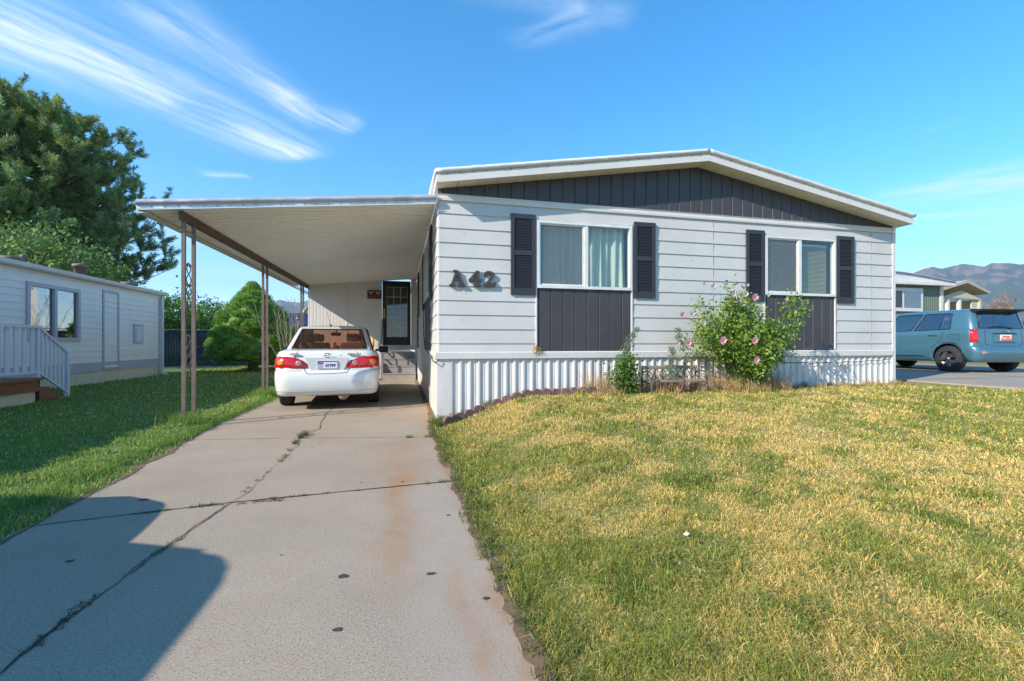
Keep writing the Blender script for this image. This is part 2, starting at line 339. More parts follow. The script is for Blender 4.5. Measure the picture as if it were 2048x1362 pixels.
# driveway slab
def strip_mesh(f0, f1, ys, z, th=.1):
    mb = MB(); n = len(ys); vs = []
    for y in ys: a, b = f0(y), f1(y); vs += [(a, y, z), (b, y, z), (b, y, z-th), (a, y, z-th)]
    fs = []
    for i in range(n-1):
        for k in range(4): fs.append((4*i+k, 4*i+(k+1) % 4, 4*i+4+(k+1) % 4, 4*i+4+k))
    fs += [(0, 1, 2, 3), (4*n-1, 4*n-2, 4*n-3, 4*n-4)]; mb.add(vs, fs); return mb
def concrete(name, base, rust=True):
    m = bpy.data.materials.new(name); m.use_nodes = True; t = m.node_tree; p = t.nodes['Principled BSDF']; p.inputs['Roughness'].default_value = .85; p.inputs['Specular IOR Level'].default_value = .3
    tcn = t.nodes.new('ShaderNodeTexCoord')
    def nz(sc, det=6, st=None, ro=.6):
        n = t.nodes.new('ShaderNodeTexNoise'); n.inputs['Scale'].default_value = sc; n.inputs['Detail'].default_value = det; n.inputs['Roughness'].default_value = ro
        if st: mp = t.nodes.new('ShaderNodeMapping'); mp.inputs['Scale'].default_value = st; t.links.new(tcn.outputs['Object'], mp.inputs[0]); t.links.new(mp.outputs[0], n.inputs[0])
        else: t.links.new(tcn.outputs['Object'], n.inputs[0])
        return n.outputs[0]
    def mr(v, a, b, c=0, d=1):
        n = t.nodes.new('ShaderNodeMapRange'); n.inputs[1].default_value = a; n.inputs[2].default_value = b; n.inputs[3].default_value = c; n.inputs[4].default_value = d; t.links.new(v, n.inputs[0]); return n.outputs[0]
    def mm(op, a, b):
        n = t.nodes.new('ShaderNodeMath'); n.operation = op
        for i, v in enumerate((a, b)):
            if isinstance(v, float): n.inputs[i].default_value = v
            else: t.links.new(v, n.inputs[i])
        return n.outputs[0]
    def mix(f, a, b):
        n = t.nodes.new('ShaderNodeMix'); n.data_type = 'RGBA'; t.links.new(f, n.inputs[0])
        for i, v in ((6, a), (7, b)):
            if isinstance(v, tuple): n.inputs[i].default_value = (*v, 1)
            else: t.links.new(v, n.inputs[i])
        return n.outputs[2]
    c = mix(mr(nz(.9), .35, .65), base, tuple(k*.84 for k in base))
    c = mix(mr(nz(3.2), .5, .75, 0, .35), c, (.33, .24, .16))
    c = mix(mr(nz(110., 2), .54, .64, 0, .65), c, (.13, .115, .10))
    c = mix(mr(nz(140., 2), .60, .68, 0, .55), c, (.62, .58, .52))
    c = mix(mr(nz(22., 3), .66, .74, 0, .35), c, (.16, .13, .10))
    if rust:
        s = t.nodes.new('ShaderNodeSeparateXYZ'); t.links.new(tcn.outputs['Object'], s.inputs[0])
        wob = mm('MULTIPLY', mm('SUBTRACT', nz(1.4, 5), .5), .35)
        xx = mm('ADD', s.outputs[0], wob)
        def band(x0, w, y0, y1, a):
            d = mm('DIVIDE', mm('SUBTRACT', xx, x0), w); g = mm('EXPONENT', mm('MULTIPLY', mm('MULTIPLY', d, d), -1.), 0.)
            return mm('MULTIPLY', mm('MULTIPLY', g, mm('MULTIPLY', mr(s.outputs[1], y0, y0+.5), mr(s.outputs[1], y1, y1-.5))), a)
        f = mm('ADD', mm('ADD', band(.0, .10, 2.0, 4.3, .8), band(.27, .05, .9, 2.6, .75)), mm('ADD', band(.42, .05, 0., 5.5, .9), band(-.02, .22, 3.3, 5.6, .5)))
        f = mm('ADD', f, band(.36, .14, 5.2, 7.5, .45))
        f = mm('MULTIPLY', f, mr(nz(9.), .35, .6, .35, 1.))
        c = mix(mm('MINIMUM', f, .8), c, (.36, .20, .10))
        g2 = mr(xx, -.05, .15, 0., .55)
        g2 = mm('MULTIPLY', g2, mr(s.outputs[1], 3.75, 3.65)); c = mix(mm('MULTIPLY', g2, mr(nz(2.), .3, .6)), c, (.40, .335, .27))
    t.links.new(c, p.inputs['Base Color'])
    b = t.nodes.new('ShaderNodeBump'); b.inputs['Strength'].default_value = .35; b.inputs['Distance'].default_value = .004; t.links.new(nz(190., 3), b.inputs['Height']); t.links.new(b.outputs[0], p.inputs['Normal'])
    MATS[name] = m; return m
m_conc = concrete('driveway_concrete', (.41, .315, .225))
ys = np.arange(-6, 15.26, .12)
drive = strip_mesh(lambda y: float(edgeL(y)), lambda y: float(edgeR(y)), ys, 0.).build('driveway', m_conc); tag(drive, kind='structure', label='cracked concrete driveway of the white home')
m_crack = mat('crack_dirt', (.055, .042, .03), .95, var=.5, vs=30)
m_dirtj = mat('joint_dirt', (.20, .14, .09), .95, var=.5, vs=20)
def ribbon(pts, w, name, m, z=.004, seed=0, jit=.03, parent=None):
    rnd = random.Random(seed); P = []
    for a, b in zip(pts[:-1], pts[1:]):
        n = max(2, int(math.dist(a, b)/.035))
        for i in range(n): t = i/n; P.append((a[0]*(1-t)+b[0]*t, a[1]*(1-t)+b[1]*t))
    P.append(pts[-1]); off = 0; vs = []; nn = len(P); ow = 0
    for i, p in enumerate(P):
        off = off*.8+rnd.uniform(-1, 1)*jit*.5; d = (P[min(i+1, nn-1)][0]-P[max(0, i-1)][0], P[min(i+1, nn-1)][1]-P[max(0, i-1)][1]); l = math.hypot(*d); nx_, ny_ = -d[1]/l, d[0]/l
        ow = ow*.7+rnd.uniform(-.3, .3); ww = max(.0008, w*(.75+ow*.9)*(math.sin(PI*min(1, max(0, (i+1)/nn*8))/2) if i < nn/8 else 1))
        vs += [(p[0]+nx_*(off+ww/2), p[1]+ny_*(off+ww/2), z), (p[0]+nx_*(off-ww/2), p[1]+ny_*(off-ww/2), z)]
    mb = MB(); mb.add(vs, [(2*i, 2*i+1, 2*i+3, 2*i+2) for i in range(nn-1)]); return mb.build(name, m, parent)
CR = [(-1.36, .6), (-1.3, 1.9), (-1.29, 2.16), (-1.24, 2.76), (-1.12, 3.56), (-1.09, 4.3), (-1.08, 5.03), (-1.14, 5.8), (-1.05, 6.3), (-1.08, 6.84), (-1.13, 8.4), (-1.2, 10.5)]
ribbon(CR[1:7], .005, 'crack', m_crack, .004, 2, .02, drive); ribbon(CR[6:], .010, 'crack', m_crack, .004, 12, .035, drive)
ribbon(CR[:5], .009, 'crack', m_crack, .0045, 4, .012, drive)
ribbon([(-2.2, 3.36), (-1.15, 3.54), (.46, 3.68)], .016, 'joint', m_crack, .0042, 5, .006, drive)
ribbon([(-2.3, 5.95), (-1.1, 5.75), (.46, 5.45)], .012, 'joint', m_dirtj, .0042, 6, .008, drive)
ribbon([(-2.4, 9.3), (.46, 8.9)], .010, 'joint', m_dirtj, .0042, 7, .008, drive)
ribbon([(-2.4, 13.2), (.5, 13.3)], .015, 'joint', m_crack, .0042, 8, .004, drive)
m_gum = mat('gum_stain', (.05, .048, .045), .8)
rnd = random.Random(4)
for x, y, r in [(-.261, 2.294, .028), (.144, 2.22, .020), (-.233, 1.871, .022), (.30, 2.95, .014), (.36, 1.95, .018), (-.3, 3.8, .012), (.02, 3.75, .014), (-1.75, 3.75, .03), (-1.92, 2.75, .035), (-1.62, 2.78, .02), (-1.0, 4.7, .01), (-.6, 2.6, .008), (-.9, 5.2, .012), (-.45, 5.0, .012)]:
    n = 12; r *= .75; mb = MB(); mb.add([(x+r*rnd.uniform(.7, 1.25)*math.cos(2*PI*k/n)*1.3, y+r*rnd.uniform(.6, 1.2)*math.sin(2*PI*k/n), .003) for k in range(n)], [list(range(n))]); mb.build('gum_stain', m_gum, drive)
# neighbour driveway on the right, road behind it
m_conc2 = concrete('neighbour_concrete', (.38, .31, .24), False)
nd = MB(); nd.box(9.85, 18.5, 3.6, 22, .2, .372)
nd = tag(nd.build('neighbour_driveway', m_conc2), kind='structure', label='concrete driveway under the blue car')
for i, (a, b) in enumerate([((9.9, 7.0), (18, 7.35)), ((9.9, 10.5), (18, 10.6)), ((13.2, 4.2), (13.0, 15))]): ribbon([a, b], .035, 'joint', mat('mossy_joint', (.10, .12, .04), .95, var=.4, vs=10), .3755, 30+i, .02, nd)
m_asph = mat('asphalt', (.06, .06, .062), .9, var=.2, vs=3, bump=.4, bs=80)
rd = MB(); rd.box(24, 31, -20, 60, .2, .36); tag(rd.build('road', m_asph), kind='structure', label='asphalt road beyond the neighbour driveway')
# mountains
def mountains(name, azis, prof, D, seed, label):
    na, nr = 420, 150; az = np.linspace(azis[0], azis[1], na); rr = np.linspace(.62, 1.5, nr); A, R = np.meshgrid(az, rr)
    hp = np.interp(A, prof[0], prof[1])*D
    x = np.sin(A)*R*D; y = np.cos(A)*R*D
    rg = 1-np.abs(2*fbm(x, y, 1/700., 6, seed)-1); n2 = 1-np.abs(2*fbm(x, y, 1/230., 5, seed+3)-1)
    env = np.where(R < 1, sst((R-.62)/.38)**.9, 1-.6*sst((R-1)/.5))
    z = hp*env*(.62+.34*rg+.22*(n2-.4)); z = np.where(np.abs(R-1) < .02, hp*(1.0+.04*(n2-.5)), np.minimum(z, hp*.995))-8*(R < .63)
    V = np.stack([x.ravel(), y.ravel(), z.ravel()], 1); I = np.arange(na*nr).reshape(nr, na)
    Q = np.stack([I[:-1, :-1], I[:-1, 1:], I[1:, 1:], I[1:, :-1]], -1).reshape(-1, 4)
    v = fbm(x, y, 1/200., 5, seed+9).ravel(); w = fbm(x, y, 1/60., 4, seed+19).ravel(); k = .8*sst((v*.45+w*.55-.49)/.10)[:, None]
    rock = np.array([.19, .135, .11]); wood = np.array([.045, .07, .055])
    o = np_mesh(name, V, Q, None, mat('mountain_rock', (1, 1, 1), .95, attr=True), wood*(1-k)+rock*k, smooth=True)
    tag(o, label, kind='structure'); return o
def az(px): u = (px-1024)/918.; return math.atan2(math.sin(TH)+u*math.cos(TH), math.cos(TH)-u*math.sin(TH))
def el(px, py): u = (px-1024)/918.; return (687-py)/918./math.hypot(1, u)
pr = [(1400, 660), (1700, 610), (1790, 575), (1815, 556), (1850, 541), (1865, 537), (1885, 541), (1905, 537), (1925, 532), (1950, 535), (1968, 538), (1985, 531), (2015, 530), (2048, 533), (2200, 545), (2600, 580)]
mountains('mountain_range', (az(1400), az(2600)), ([az(p[0]) for p in pr], [el(*p) for p in pr]), 4200., 5, 'brown and green mountain range at the right')
pl = [(-200, 650), (300, 650), (480, 628), (535, 614), (553, 605), (563, 602), (575, 606), (600, 608), (640, 602), (760, 630), (900, 660)]
mountains('distant_mountain', (az(-200), az(900)), ([az(p[0]) for p in pl], [el(*p) for p in pl]), 5200., 8, 'distant blue mountain behind the carport')
exec_parts = []
# ------------------------------------------------------------------ the white mobile home
HX0, HX1, HY0, HY1 = .53, 9.12, 6.76, 23.0
home = empty('mobile_home', (HX0, HY0, 0), 'white lap-sided mobile home with charcoal shutters and low gable roof', 'mobile home')
def lap(mb, horiz, a, b, z0, z1, plane, sgn, th=.055, proj=.016):
    """one siding course from a..b along the wall; sgn = outward direction"""
    o = plane; p = [(o+sgn*proj, z0), (o+sgn*.002, z1+.004), (o-sgn*th, z1+.004), (o-sgn*th, z0), (o+sgn*.0, z0), (o+sgn*.0, z0-.006), (o+sgn*(proj-.004), z0-.006)]
    p = [(o+sgn*proj, z0), (o+sgn*.002, z1), (o-sgn*th, z1), (o-sgn*th, z0)]
    mb.prism(p, 'x' if horiz else 'y', a, b)
zc_ = [.98]+[1.102+.2115*i for i in range(10)]+[3.19]
def courses(horiz, a, b, plane, sgn, holes, seams=()):
    mb = MB()
    for z0, z1 in zip(zc_[:-1], zc_[1:]):
        iv = [(a, b)]
        for h0, h1, hz0, hz1 in holes:
            if z0 < hz1-.02 and z1 > hz0+.02:
                n = []
                for p, q in iv:
                    if h1 <= p or h0 >= q: n.append((p, q)); continue
                    if h0 > p: n.append((p, h0))
                    if h1 < q: n.append((h1, q))
                iv = n
        for p, q in iv: lap(mb, horiz, p, q, z0, z1, plane, sgn)
    return mb
WIN = [(2.03, 3.635), (6.185, 7.72)]
fr = courses(True, HX0+.012, HX1-.03, HY0, -1, [(a, b, .98, 3.0) for a, b in WIN])
fr.build('front_siding', m_siding, home)
SW = [(8.15, 10.1), (13.5, 14.95)]
sd = courses(False, HY0+.012, HY1, HX0, -1, [(a, b, .98, 3.0) for a, b in SW]); sd.build('side_siding', m_siding, home)
ow = MB(); ow.box(HX1-.06, HX1, HY0+.06, HY1, .0, 3.28); ow.box(HX0, HX1, HY1-.06, HY1-.001, 0, 3.28); ow.box(HX0+.06, HX1-.06, 11, 11.05, .9, 3.28)
ow.build('rear_wall', m_siding, home)
inn = MB(); inn.box(HX0+.06, HX1-.06, HY0+.06, 10.99, .90, .93); inn.box(HX0+.06, HX1-.06, HY0+.06, 10.99, 3.2, 3.23); inn.box(HX0+.06, HX1-.06, 9.4, 9.43, .93, 3.2); inn.box(5.0, 5.05, HY0+.06, 9.4, .93, 3.2)
inn.build('room_lining', m_inside, home)
# small angled corner pieces
cp = MB()
for z0, z1 in zip(zc_[:-1], zc_[1:]):
    cp.add([(HX0-.018, HY0+.02, z0), (HX0+.03, HY0-.019, z0), (HX0+.03, HY0-.005, z1), (HX0-.004, HY0+.02, z1), (HX0+.03, HY0+.02, z0), (HX0+.03, HY0+.02, z1)], [(0, 1, 2, 3), (0, 4, 1), (3, 2, 5), (1, 4, 5, 2)])
    zc2 = z0
cp.build('corner_piece', m_siding, home)
ct = MB(); ct.box(HX1-.05, HX1+.02, HY0-.022, HY0+.06, .10, 3.32); ct.build('corner_trim', m_white, home)
# trims
tr = MB(); tr.prism([(HY0-.03, 3.19), (HY0-.034, 3.225), (HY0-.012, 3.235), (HY0-.012, 3.262), (HY0-.026, 3.285), (HY0+.0, 3.285), (HY0, 3.19)], 'x', HX0, HX1-.052)
tr.build('frieze_trim', m_white, home)
bb = MB(); bb.prism([(HY0-.03, .875), (HY0-.034, .965), (HY0-.012, .98), (HY0+.02, .98), (HY0+.02, .875)], 'x', HX0-.03, HX1-.052)
bb.prism([(HX0-.03, .875), (HX0-.034, .965), (HX0-.012, .979), (HX0+.02, .979), (HX0+.02, .875)], 'y', HY0-.02, HY1)
bb.build('belly_band', m_white, home)
def relief(u0, u1, zb, zt, prof, pitch, place, phase=0.):
    """vertical-relief sheet: profile is a list of (fraction of pitch, offset)"""
    us = [u0]; k = math.floor((u0-phase)/pitch)-1
    pts = []
    while True:
        for f, o in prof:
            u = phase+(k+f)*pitch
            pts.append((u, o))
        k += 1
        if phase+k*pitch > u1+pitch: break
    P = []
    for (ua, oa), (ub, ob) in zip(pts[:-1], pts[1:]):
        for q in (u0, u1):
            if ua < q <= ub: P.append((q, oa+(ob-oa)*(q-ua)/(ub-ua)))
        if u0 < ub < u1: P.append((ub, ob))
    P.sort(); mb = MB(); vs = []
    for u, o in P: vs += [place(u, zb(u) if callable(zb) else zb, o), place(u, zt(u) if callable(zt) else zt, o)]
    mb.add(vs, [(2*i, 2*i+2, 2*i+3, 2*i+1) for i in range(len(P)-1)]); return mb
# skirting
skp = [(0, 0), (.14, -.004), (.24, -.024), (.42, -.024), (.56, -.004), (.78, -.001), (.9, -.004), (1., 0)]
relief(HX0+.20, HX1-.05, -.05, .872, skp, .1375, lambda u, z, o: (u, HY0+.02+o, z)).build('front_skirting', m_skirt, home)
s2 = MB(); s2.box(HX0-.004, HX0+.20, HY0+.004, HY0+.03, -.05, .875); s2.box(HX0-.008, HX0+.0, HY0+.02, HY1, -.05, .875); s2.build('side_skirting', m_skirt, home)
# gable
RX = 4.86; EAVE = 3.355; PEAK = 4.06
def soff(x): return EAVE+(PEAK-EAVE)*(1-abs(x-RX)/(RX-HX0)) if x <= RX else 3.31+(PEAK-3.31)*(1-(x-RX)/(HX1-RX))
brd = [(0, 0), (.03, -.013), (.93, -.008), (.97, 0), (1., 0)]
relief(HX0+.005, HX1-.052, 3.286, lambda u: soff(u)+.02, brd, .205, lambda u, z, o: (u, HY0-.002+o, z)).build('gable_panel', m_dark, home)
for a, b in WIN: relief(a+.03, b-.03, .98, 1.95, brd, .2, lambda u, z, o: (u, HY0+.0+o, z), a+.04).build('under_window_panel', m_dark, home)
for a, b in SW: relief(a+.02, b-.02, .98, 1.95, brd, .2, lambda u, z, o: (HX0+o, u, z)).build('under_window_panel', m_dark, home)
OV = .30; FY = HY0-OV
# soffit: boards across the overhang
sf = MB()
n = 30
for side in (0, 1):
    xa, xb = (HX0-.01, RX) if side == 0 else (RX, HX1+.06)
    for i in range(n//2):
        x0 = xa+(xb-xa)*i/(n/2)+.004; x1 = xa+(xb-xa)*(i+1)/(n/2)-.004
        sf.add([(x0, FY+.01, soff(x0)), (x1, FY+.01, soff(x1)), (x1, HY0+.05, soff(x1)), (x0, HY0+.05, soff(x0)), (x0, FY+.01, soff(x0)+.02), (x1, FY+.01, soff(x1)+.02), (x1, HY0+.05, soff(x1)+.02), (x0, HY0+.05, soff(x0)+.02)], [(0, 1, 2, 3), (4, 5, 6, 7), (0, 1, 5, 4), (2, 3, 7, 6), (1, 2, 6, 5), (0, 3, 7, 4)])
roof = MB()
def rz(x): return soff(x)+.19
for xa, xb in ((HX0-.03, RX), (RX, HX1+.09)):
    roof.add([(xa, FY+.03, soff(xa)+.024), (xb, FY+.03, soff(xb)+.024), (xb, HY1+.2, soff(xb)+.024), (xa, HY1+.2, soff(xa)+.024), (xa, FY+.03, rz(xa)), (xb, FY+.03, rz(xb)), (xb, HY1+.2, rz(xb)), (xa, HY1+.2, rz(xa))],
             [(0, 1, 2, 3), (4, 5, 6, 7), (0, 1, 5, 4), (1, 2, 6, 5), (2, 3, 7, 6), (3, 0, 4, 7)])
roof = roof.build('roof', m_whitem, home); sf.build('soffit', m_soffit, roof)
fa = MB(); xs = [HX0-.012, RX, HX1+.06]
for xa, xb in ((xs[0], RX), (RX+.001, xs[2])):
    def q(x, y, dz): return (x, y, soff(x)+dz)
    for y0, y1, d0, d1 in ((FY-.004, FY+.02, -.004, .088), (FY+.012, FY+.03, .088, .13)):
        fa.add([q(xa, y0, d0), q(xb, y0, d0), q(xb, y1, d0), q(xa, y1, d0), q(xa, y0, d1), q(xb, y0, d1), q(xb, y1, d1), q(xa, y1, d1)], [(0, 3, 2, 1), (4, 5, 6, 7), (0, 1, 5, 4), (1, 2, 6, 5), (2, 3, 7, 6), (3, 0, 4, 7)])
fa.m = 1; x = HX0+.12
while x < HX1: fa.sphere((x, FY+.008, soff(x)+.108), .008, 6); x += .185
fa.build('fascia', [m_white, mat('rivet', (.12, .12, .13), .5)], roof)
rl = MB()
for xa, xb, sd_ in ((xs[0]-.01, RX, 1), (RX, xs[2]+.03, 2)):
    m = 60; rnd = random.Random(sd_); pts = []
    for i in range(m+1):
        x = xa+(xb-xa)*i/m; pts.append((x, FY+.0+rnd.uniform(-.004, .004), soff(x)+.158+rnd.uniform(-.003, .003)))
    rl.tube(pts, .036, 10)
rl.tube([(HX0-.03, FY, rz(HX0)-.035), (HX0-.05, FY+.8, rz(HX0)-.04), (HX0-.05, HY1, rz(HX0)-.04)], .034, 8)
rl.tube([(HX1+.10, FY, rz(HX1)-.035), (HX1+.10, HY1, rz(HX1)-.04)], .036, 8)
rl.build('rolled_edge', m_whitem, roof)

# drip at left eave joining carport
# windows
def window(a, b, z0, z1, horiz, plane, parent, mull, screen_left=True, name='window'):
    P = (lambda u, o, z: (u, plane+o, z)) if horiz else (lambda u, o, z: (plane+o, u, z))
    def bx(mb, u0, u1, o0, o1, q0, q1):
        A = P(u0, o0, q0); B = P(u1, o1, q1); mb.box(min(A[0], B[0]), max(A[0], B[0]), min(A[1], B[1]), max(A[1], B[1]), min(A[2], B[2]), max(A[2], B[2]))
    f = MB(); w = .045
    bx(f, a, a+w, -.03, .05, z0, z1); bx(f, b-w, b, -.03, .05, z0, z1); bx(f, a+w, b-w, -.031, .05, z1-w, z1); bx(f, a+w, b-w, -.035, .05, z0, z0+w)
    bx(f, mull-.03, mull+.03, -.022, .03, z0+w, z1-w)
    fo = f.build(name, m_frame, parent)
    s = MB(); l0, l1 = a+w, mull-.03
    for q0, q1, r0, r1 in ((l0, l0+.025, z0+w, z1-w), (l1-.025, l1, z0+w, z1-w), (l0+.025, l1-.025, z0+w, z0+w+.025), (l0+.025, l1-.025, z1-w-.025, z1-w)): bx(s, q0, q1, -.012, .012, r0, r1)
    s.build('sash', m_frame, fo)
    g = MB(); bx(g, l0+.025, l1-.025, .016, .02, z0+w, z1-w); g.build('pane', m_glass, fo)
    g = MB(); bx(g, mull+.03, b-w, .006, .010, z0+w, z1-w); g.build('pane', m_glass, fo)
    if screen_left:
        g = MB(); bx(g, l0+.025, l1-.025, -.004, -.003, z0+w+.025, z1-w-.025); g.build('insect_screen', m_screen, fo)
    return fo
for i, (a, b) in enumerate(WIN): window(a+.002, b-.002, 1.952, 2.995, True, HY0-.01, home, (2.845, 6.93)[i])
for i, (a, b) in enumerate(SW): window(a+.002, b-.002, 1.952, 2.995, False, HX0-.01, home, (a+b)/2)
for a, b in WIN:
    for x in (a-.012, b-.010): jt = MB(); jt.box(x, x+.022, HY0-.026, HY0+.01, .982, 1.95); jt.build('panel_edge_trim', m_white, home)
# shutters
def shutter(x0, x1, z0, z1, horiz, plane):
    w = x1-x0; mb = MB()
    def bx(u0, u1, o0, o1, q0, q1, ang=0):
        if horiz: mb.box(u0, u1, plane-o1, plane-o0, q0, q1)
        else: mb.box(plane-o1, plane-o0, u0, u1, q0, q1)
    s = .055
    bx(x0, x0+s, .016, .045, z0, z1); bx(x1-s, x1, .016, .045, z0, z1)
    bx(x0+s, x1-s, .016, .043, z1-.07, z1); bx(x0+s, x1-s, .016, .043, z0, z0+.10); zm = z0+.52*(z1-z0); bx(x0+s, x1-s, .016, .043, zm-.035, zm+.035)
    bx(x0+s, x1-s, .016, .019, z0+.1, z1-.07)
    sh = mb.build('shutter', m_shut, home)
    lv = MB()
    for q0, q1 in ((z0+.1, zm-.035), (zm+.035, z1-.07)):
        n = round((q1-q0)/.0245)
        for i in range(n):
            z = q0+(q1-q0)*(i+.5)/n; t = .017
            pr_ = [(plane-.019, z+.010), (plane-.036, z-.008), (plane-.036, z-.013), (plane-.019, z+.005)]
            lv.prism(pr_, 'x' if horiz else 'y', x0+s, x1-s)
    lv.build('louvres', m_shut, sh)
for x0, x1 in ((1.625, 2.01), (3.67, 4.05), (5.80, 6.165), (7.745, 8.13)): shutter(x0, x1, 1.838, 3.065, True, HY0)
for y0, y1 in ((7.68, 8.06), (10.2, 10.58), (12.98, 13.36)): shutter(y0, y1, 1.838, 3.065, False, HX0)
# house number
def strokes(name, polys, x, z, label):
    mb = MB()
    for i, (pts) in enumerate(polys):
        d = .052+i*.0007; mb.prism([(x+p[0], z+p[1]) for p in pts], 'y', HY0-d, HY0-.012-i*.0006)
    o = mb.build(name, m_fruit, home); o['label'] = label; return o
h = .235
strokes('house_letter', [[(.02, .03), (.062, .03), (.125, h), (.085, h)], [(.15, .03), (.205, .03), (.128, h-.001), (.088, h-.001)], [(.06, .085), (.15, .085), (.142, .115), (.07, .115)], [(-.005, 0), (.085, 0), (.085, .032), (-.005, .032)], [(.125, 0), (.225, 0), (.225, .032), (.125, .032)], [(.05, h-.02), (.10, h-.02), (.10, h+.004), (.05, h+.004)]], .705, 1.937, 'grey slab letter A of the house number')
strokes('house_digit', [[(.10, .03), (.155, .03), (.155, h), (.10, h)], [(0, .075), (.20, .075), (.20, .115), (0, .115)], [(0, .1), (.045, .1), (.135, h-.02), (.105, h)], [(.07, 0), (.185, 0), (.185, .032), (.07, .032)]], .985, 1.940, 'grey slab digit 4 of the house number')
arc = []
two = [(.01, .165), (.015, .205), (.05, h), (.12, h), (.165, .21), (.17, .165), (.14, .115), (.085, .06), (.15, .055), (.165, .075), (.19, .075), (.185, 0), (.0, 0), (.005, .035), (.095, .12), (.12, .15), (.12, .18), (.10, .20), (.075, .20), (.06, .185), (.058, .16)]
strokes('house_digit', [two], 1.20, 1.942, 'grey slab digit 2 of the house number')
# curtains and blind are things of their own
cu = []; nxp, nzp = 110, 12
def curtain(x0, x1, z0, z1, y, seed, name, label, m, amp=.055):
    rnd = random.Random(seed); ph = [rnd.uniform(0, 6) for _ in range(5)]; V = []; 
    for j in range(nzp+1):
        for i in range(nxp+1):
            u = i/nxp; v = j/nzp; X_ = x0+(x1-x0)*u
            o = amp*(math.sin(u*78+ph[0]+.8*math.sin(3*u+v*1.5))+.6*math.sin(u*27+ph[1]+v))*(.5+.6*(1-v))
            V.append((X_, y+o*1.1, z0+(z1-z0)*v))
    Q = [(j*(nxp+1)+i, j*(nxp+1)+i+1, (j+1)*(nxp+1)+i+1, (j+1)*(nxp+1)+i) for j in range(nzp) for i in range(nxp)]
    o = np_mesh(name, V, Q, None, m, smooth=True); tag(o, label, 'curtain'); return o
curtain(2.10, 3.60, 1.90, 3.0, HY0+.13, 1, 'curtain', 'pale green gathered curtain inside the wide left window', m_curtain)
bl = MB()
for i in range(38):
    z = 1.98+i*.0235
    if z > 2.86: break
    bl.prism([(HY0+.07, z+.004), (HY0+.09, z+.02), (HY0+.091, z+.018), (HY0+.071, z+.002)], 'x', 6.26, 7.62)
bl.box(6.26, 7.62, HY0+.07, HY0+.10, 2.86, 2.90)
tag(bl.build('window_blind', m_blind), 'cream slatted blind inside the right window', 'blind')
# root tuft hanging at the band, hole etc.
rt = MB(); rnd = random.Random(3)
for i in range(26):
    a = rnd.uniform(0, 6.28); x, z = 2.02+rnd.uniform(-.03, .03), 1.035+rnd.uniform(-.02, .03)
    rt.tube([(x, HY0-.03, z), (x+.05*math.cos(a), HY0-.05-.02*rnd.random(), z+.05*math.sin(a)-.02), (x+.07*math.cos(a)+.03, HY0-.05, z+.05*math.sin(a)-.07)], .0022, 4)
tag(rt.build('root_tuft', mat('dry_root', (.45, .27, .07), .9)), 'dry yellow root tuft caught on the white band left of the wide window panel', 'dry plant')
cb = MB(); pts = []
for i in range(60):
    t = i/59; x = 5.9+3.1*t; pts.append((x, HY0-.028, .80-.05*math.sin(t*PI*1.0)+.006*math.sin(t*40)))
cb.tube(pts, .006, 6); tag(cb.build('cable', m_black), 'black cable sagging along the white skirting right of the rose bush', 'cable')
cb = MB(); cb.tube([(HX0-.05, 10.0, 1.9), (HX0-.045, 9.9, 1.3), (HX0-.05, 9.2, 1.0), (HX0-.06, 8.0, .93), (HX0-.06, 7.2, .90), (HX0-.055, 6.9, .84), (HX0-.03, 6.72, .82), (HX0+.02, 6.73, .86)], .008, 6)
tag(cb.build('cable', m_black), 'black cable running along the side wall band under the carport', 'cable')
# ------------------------------------------------------------------ carport
CX0, CY0, CY1 = -3.20, 6.70, 15.22
car = empty('carport', (CX0, CY0, 0), 'white flat-roofed carport on brown iron posts beside the home', 'carport')
def cz(x, y): return 2.79+(x-CX0)*.092+(y-CY0)*.010
dk = []; yv = []; y = CY0+.02; k = 0
while y < CY1: yv += [(y, 0), (y+.10, 0), (y+.108, .018), (y+.125, .018), (y+.133, 0)]; y += .15
yv.append((CY1, 0)); mb = MB(); xsn = [CX0+.02, HX0-.03]; vs = []
for y, o in yv:
    for x in xsn: vs.append((x, y, cz(x, y)-o*.9))
mb.add(vs, [(2*i, 2*i+1, 2*i+3, 2*i+2) for i in range(len(yv)-1)])
x0, x1 = xsn; mb.add([(x0, CY0+.03, cz(x0, CY0)+.02), (x1, CY0+.03, cz(x1, CY0)+.02), (x1, CY1, cz(x1, CY1)+.02), (x0, CY1, cz(x0, CY1)+.02), (x0, CY0+.03, cz(x0, CY0)+.07), (x1, CY0+.03, cz(x1, CY0)+.07), (x1, CY1, cz(x1, CY1)+.07), (x0, CY1, cz(x0, CY1)+.07)],
       [(0, 1, 2, 3), (4, 5, 6, 7), (0, 1, 5, 4), (1, 2, 6, 5), (2, 3, 7, 6), (3, 0, 4, 7)])
crf = mb.build('roof', m_deckroof, car)
m_roll = mat('rolled_metal', (.46, .44, .46), .35, metal=.25, var=.12, vs=3, bump=.5, bs=3.5)
m_flash = mat('flashing', (.62, .65, .68), .35, var=.05, vs=3)
fa = MB(); rows = 80; vs = []; rnd = random.Random(5); prof = [(-.0, .035), (-.03, .045), (-.045, .07), (-.042, .095), (-.02, .115), (.03, .122)]; dn = 0
for i in range(rows+1):
    x = CX0+(HX0-.02-CX0)*i/rows; dn = dn*.7+rnd.uniform(-.006, .006)
    d2 = .012*math.exp(-((x+.9)/.15)**2)
    for j, (dy, dz) in enumerate(prof): vs.append((x, CY0+dy+(dn+d2 if 0 < j < 5 else 0), cz(x, CY0)+dz+(dn*.5 if j in (3, 4) else 0)))
npf = len(prof); fa.add(vs, [(i*npf+j, (i+1)*npf+j, (i+1)*npf+j+1, i*npf+j+1) for i in range(rows) for j in range(npf-1)], True)
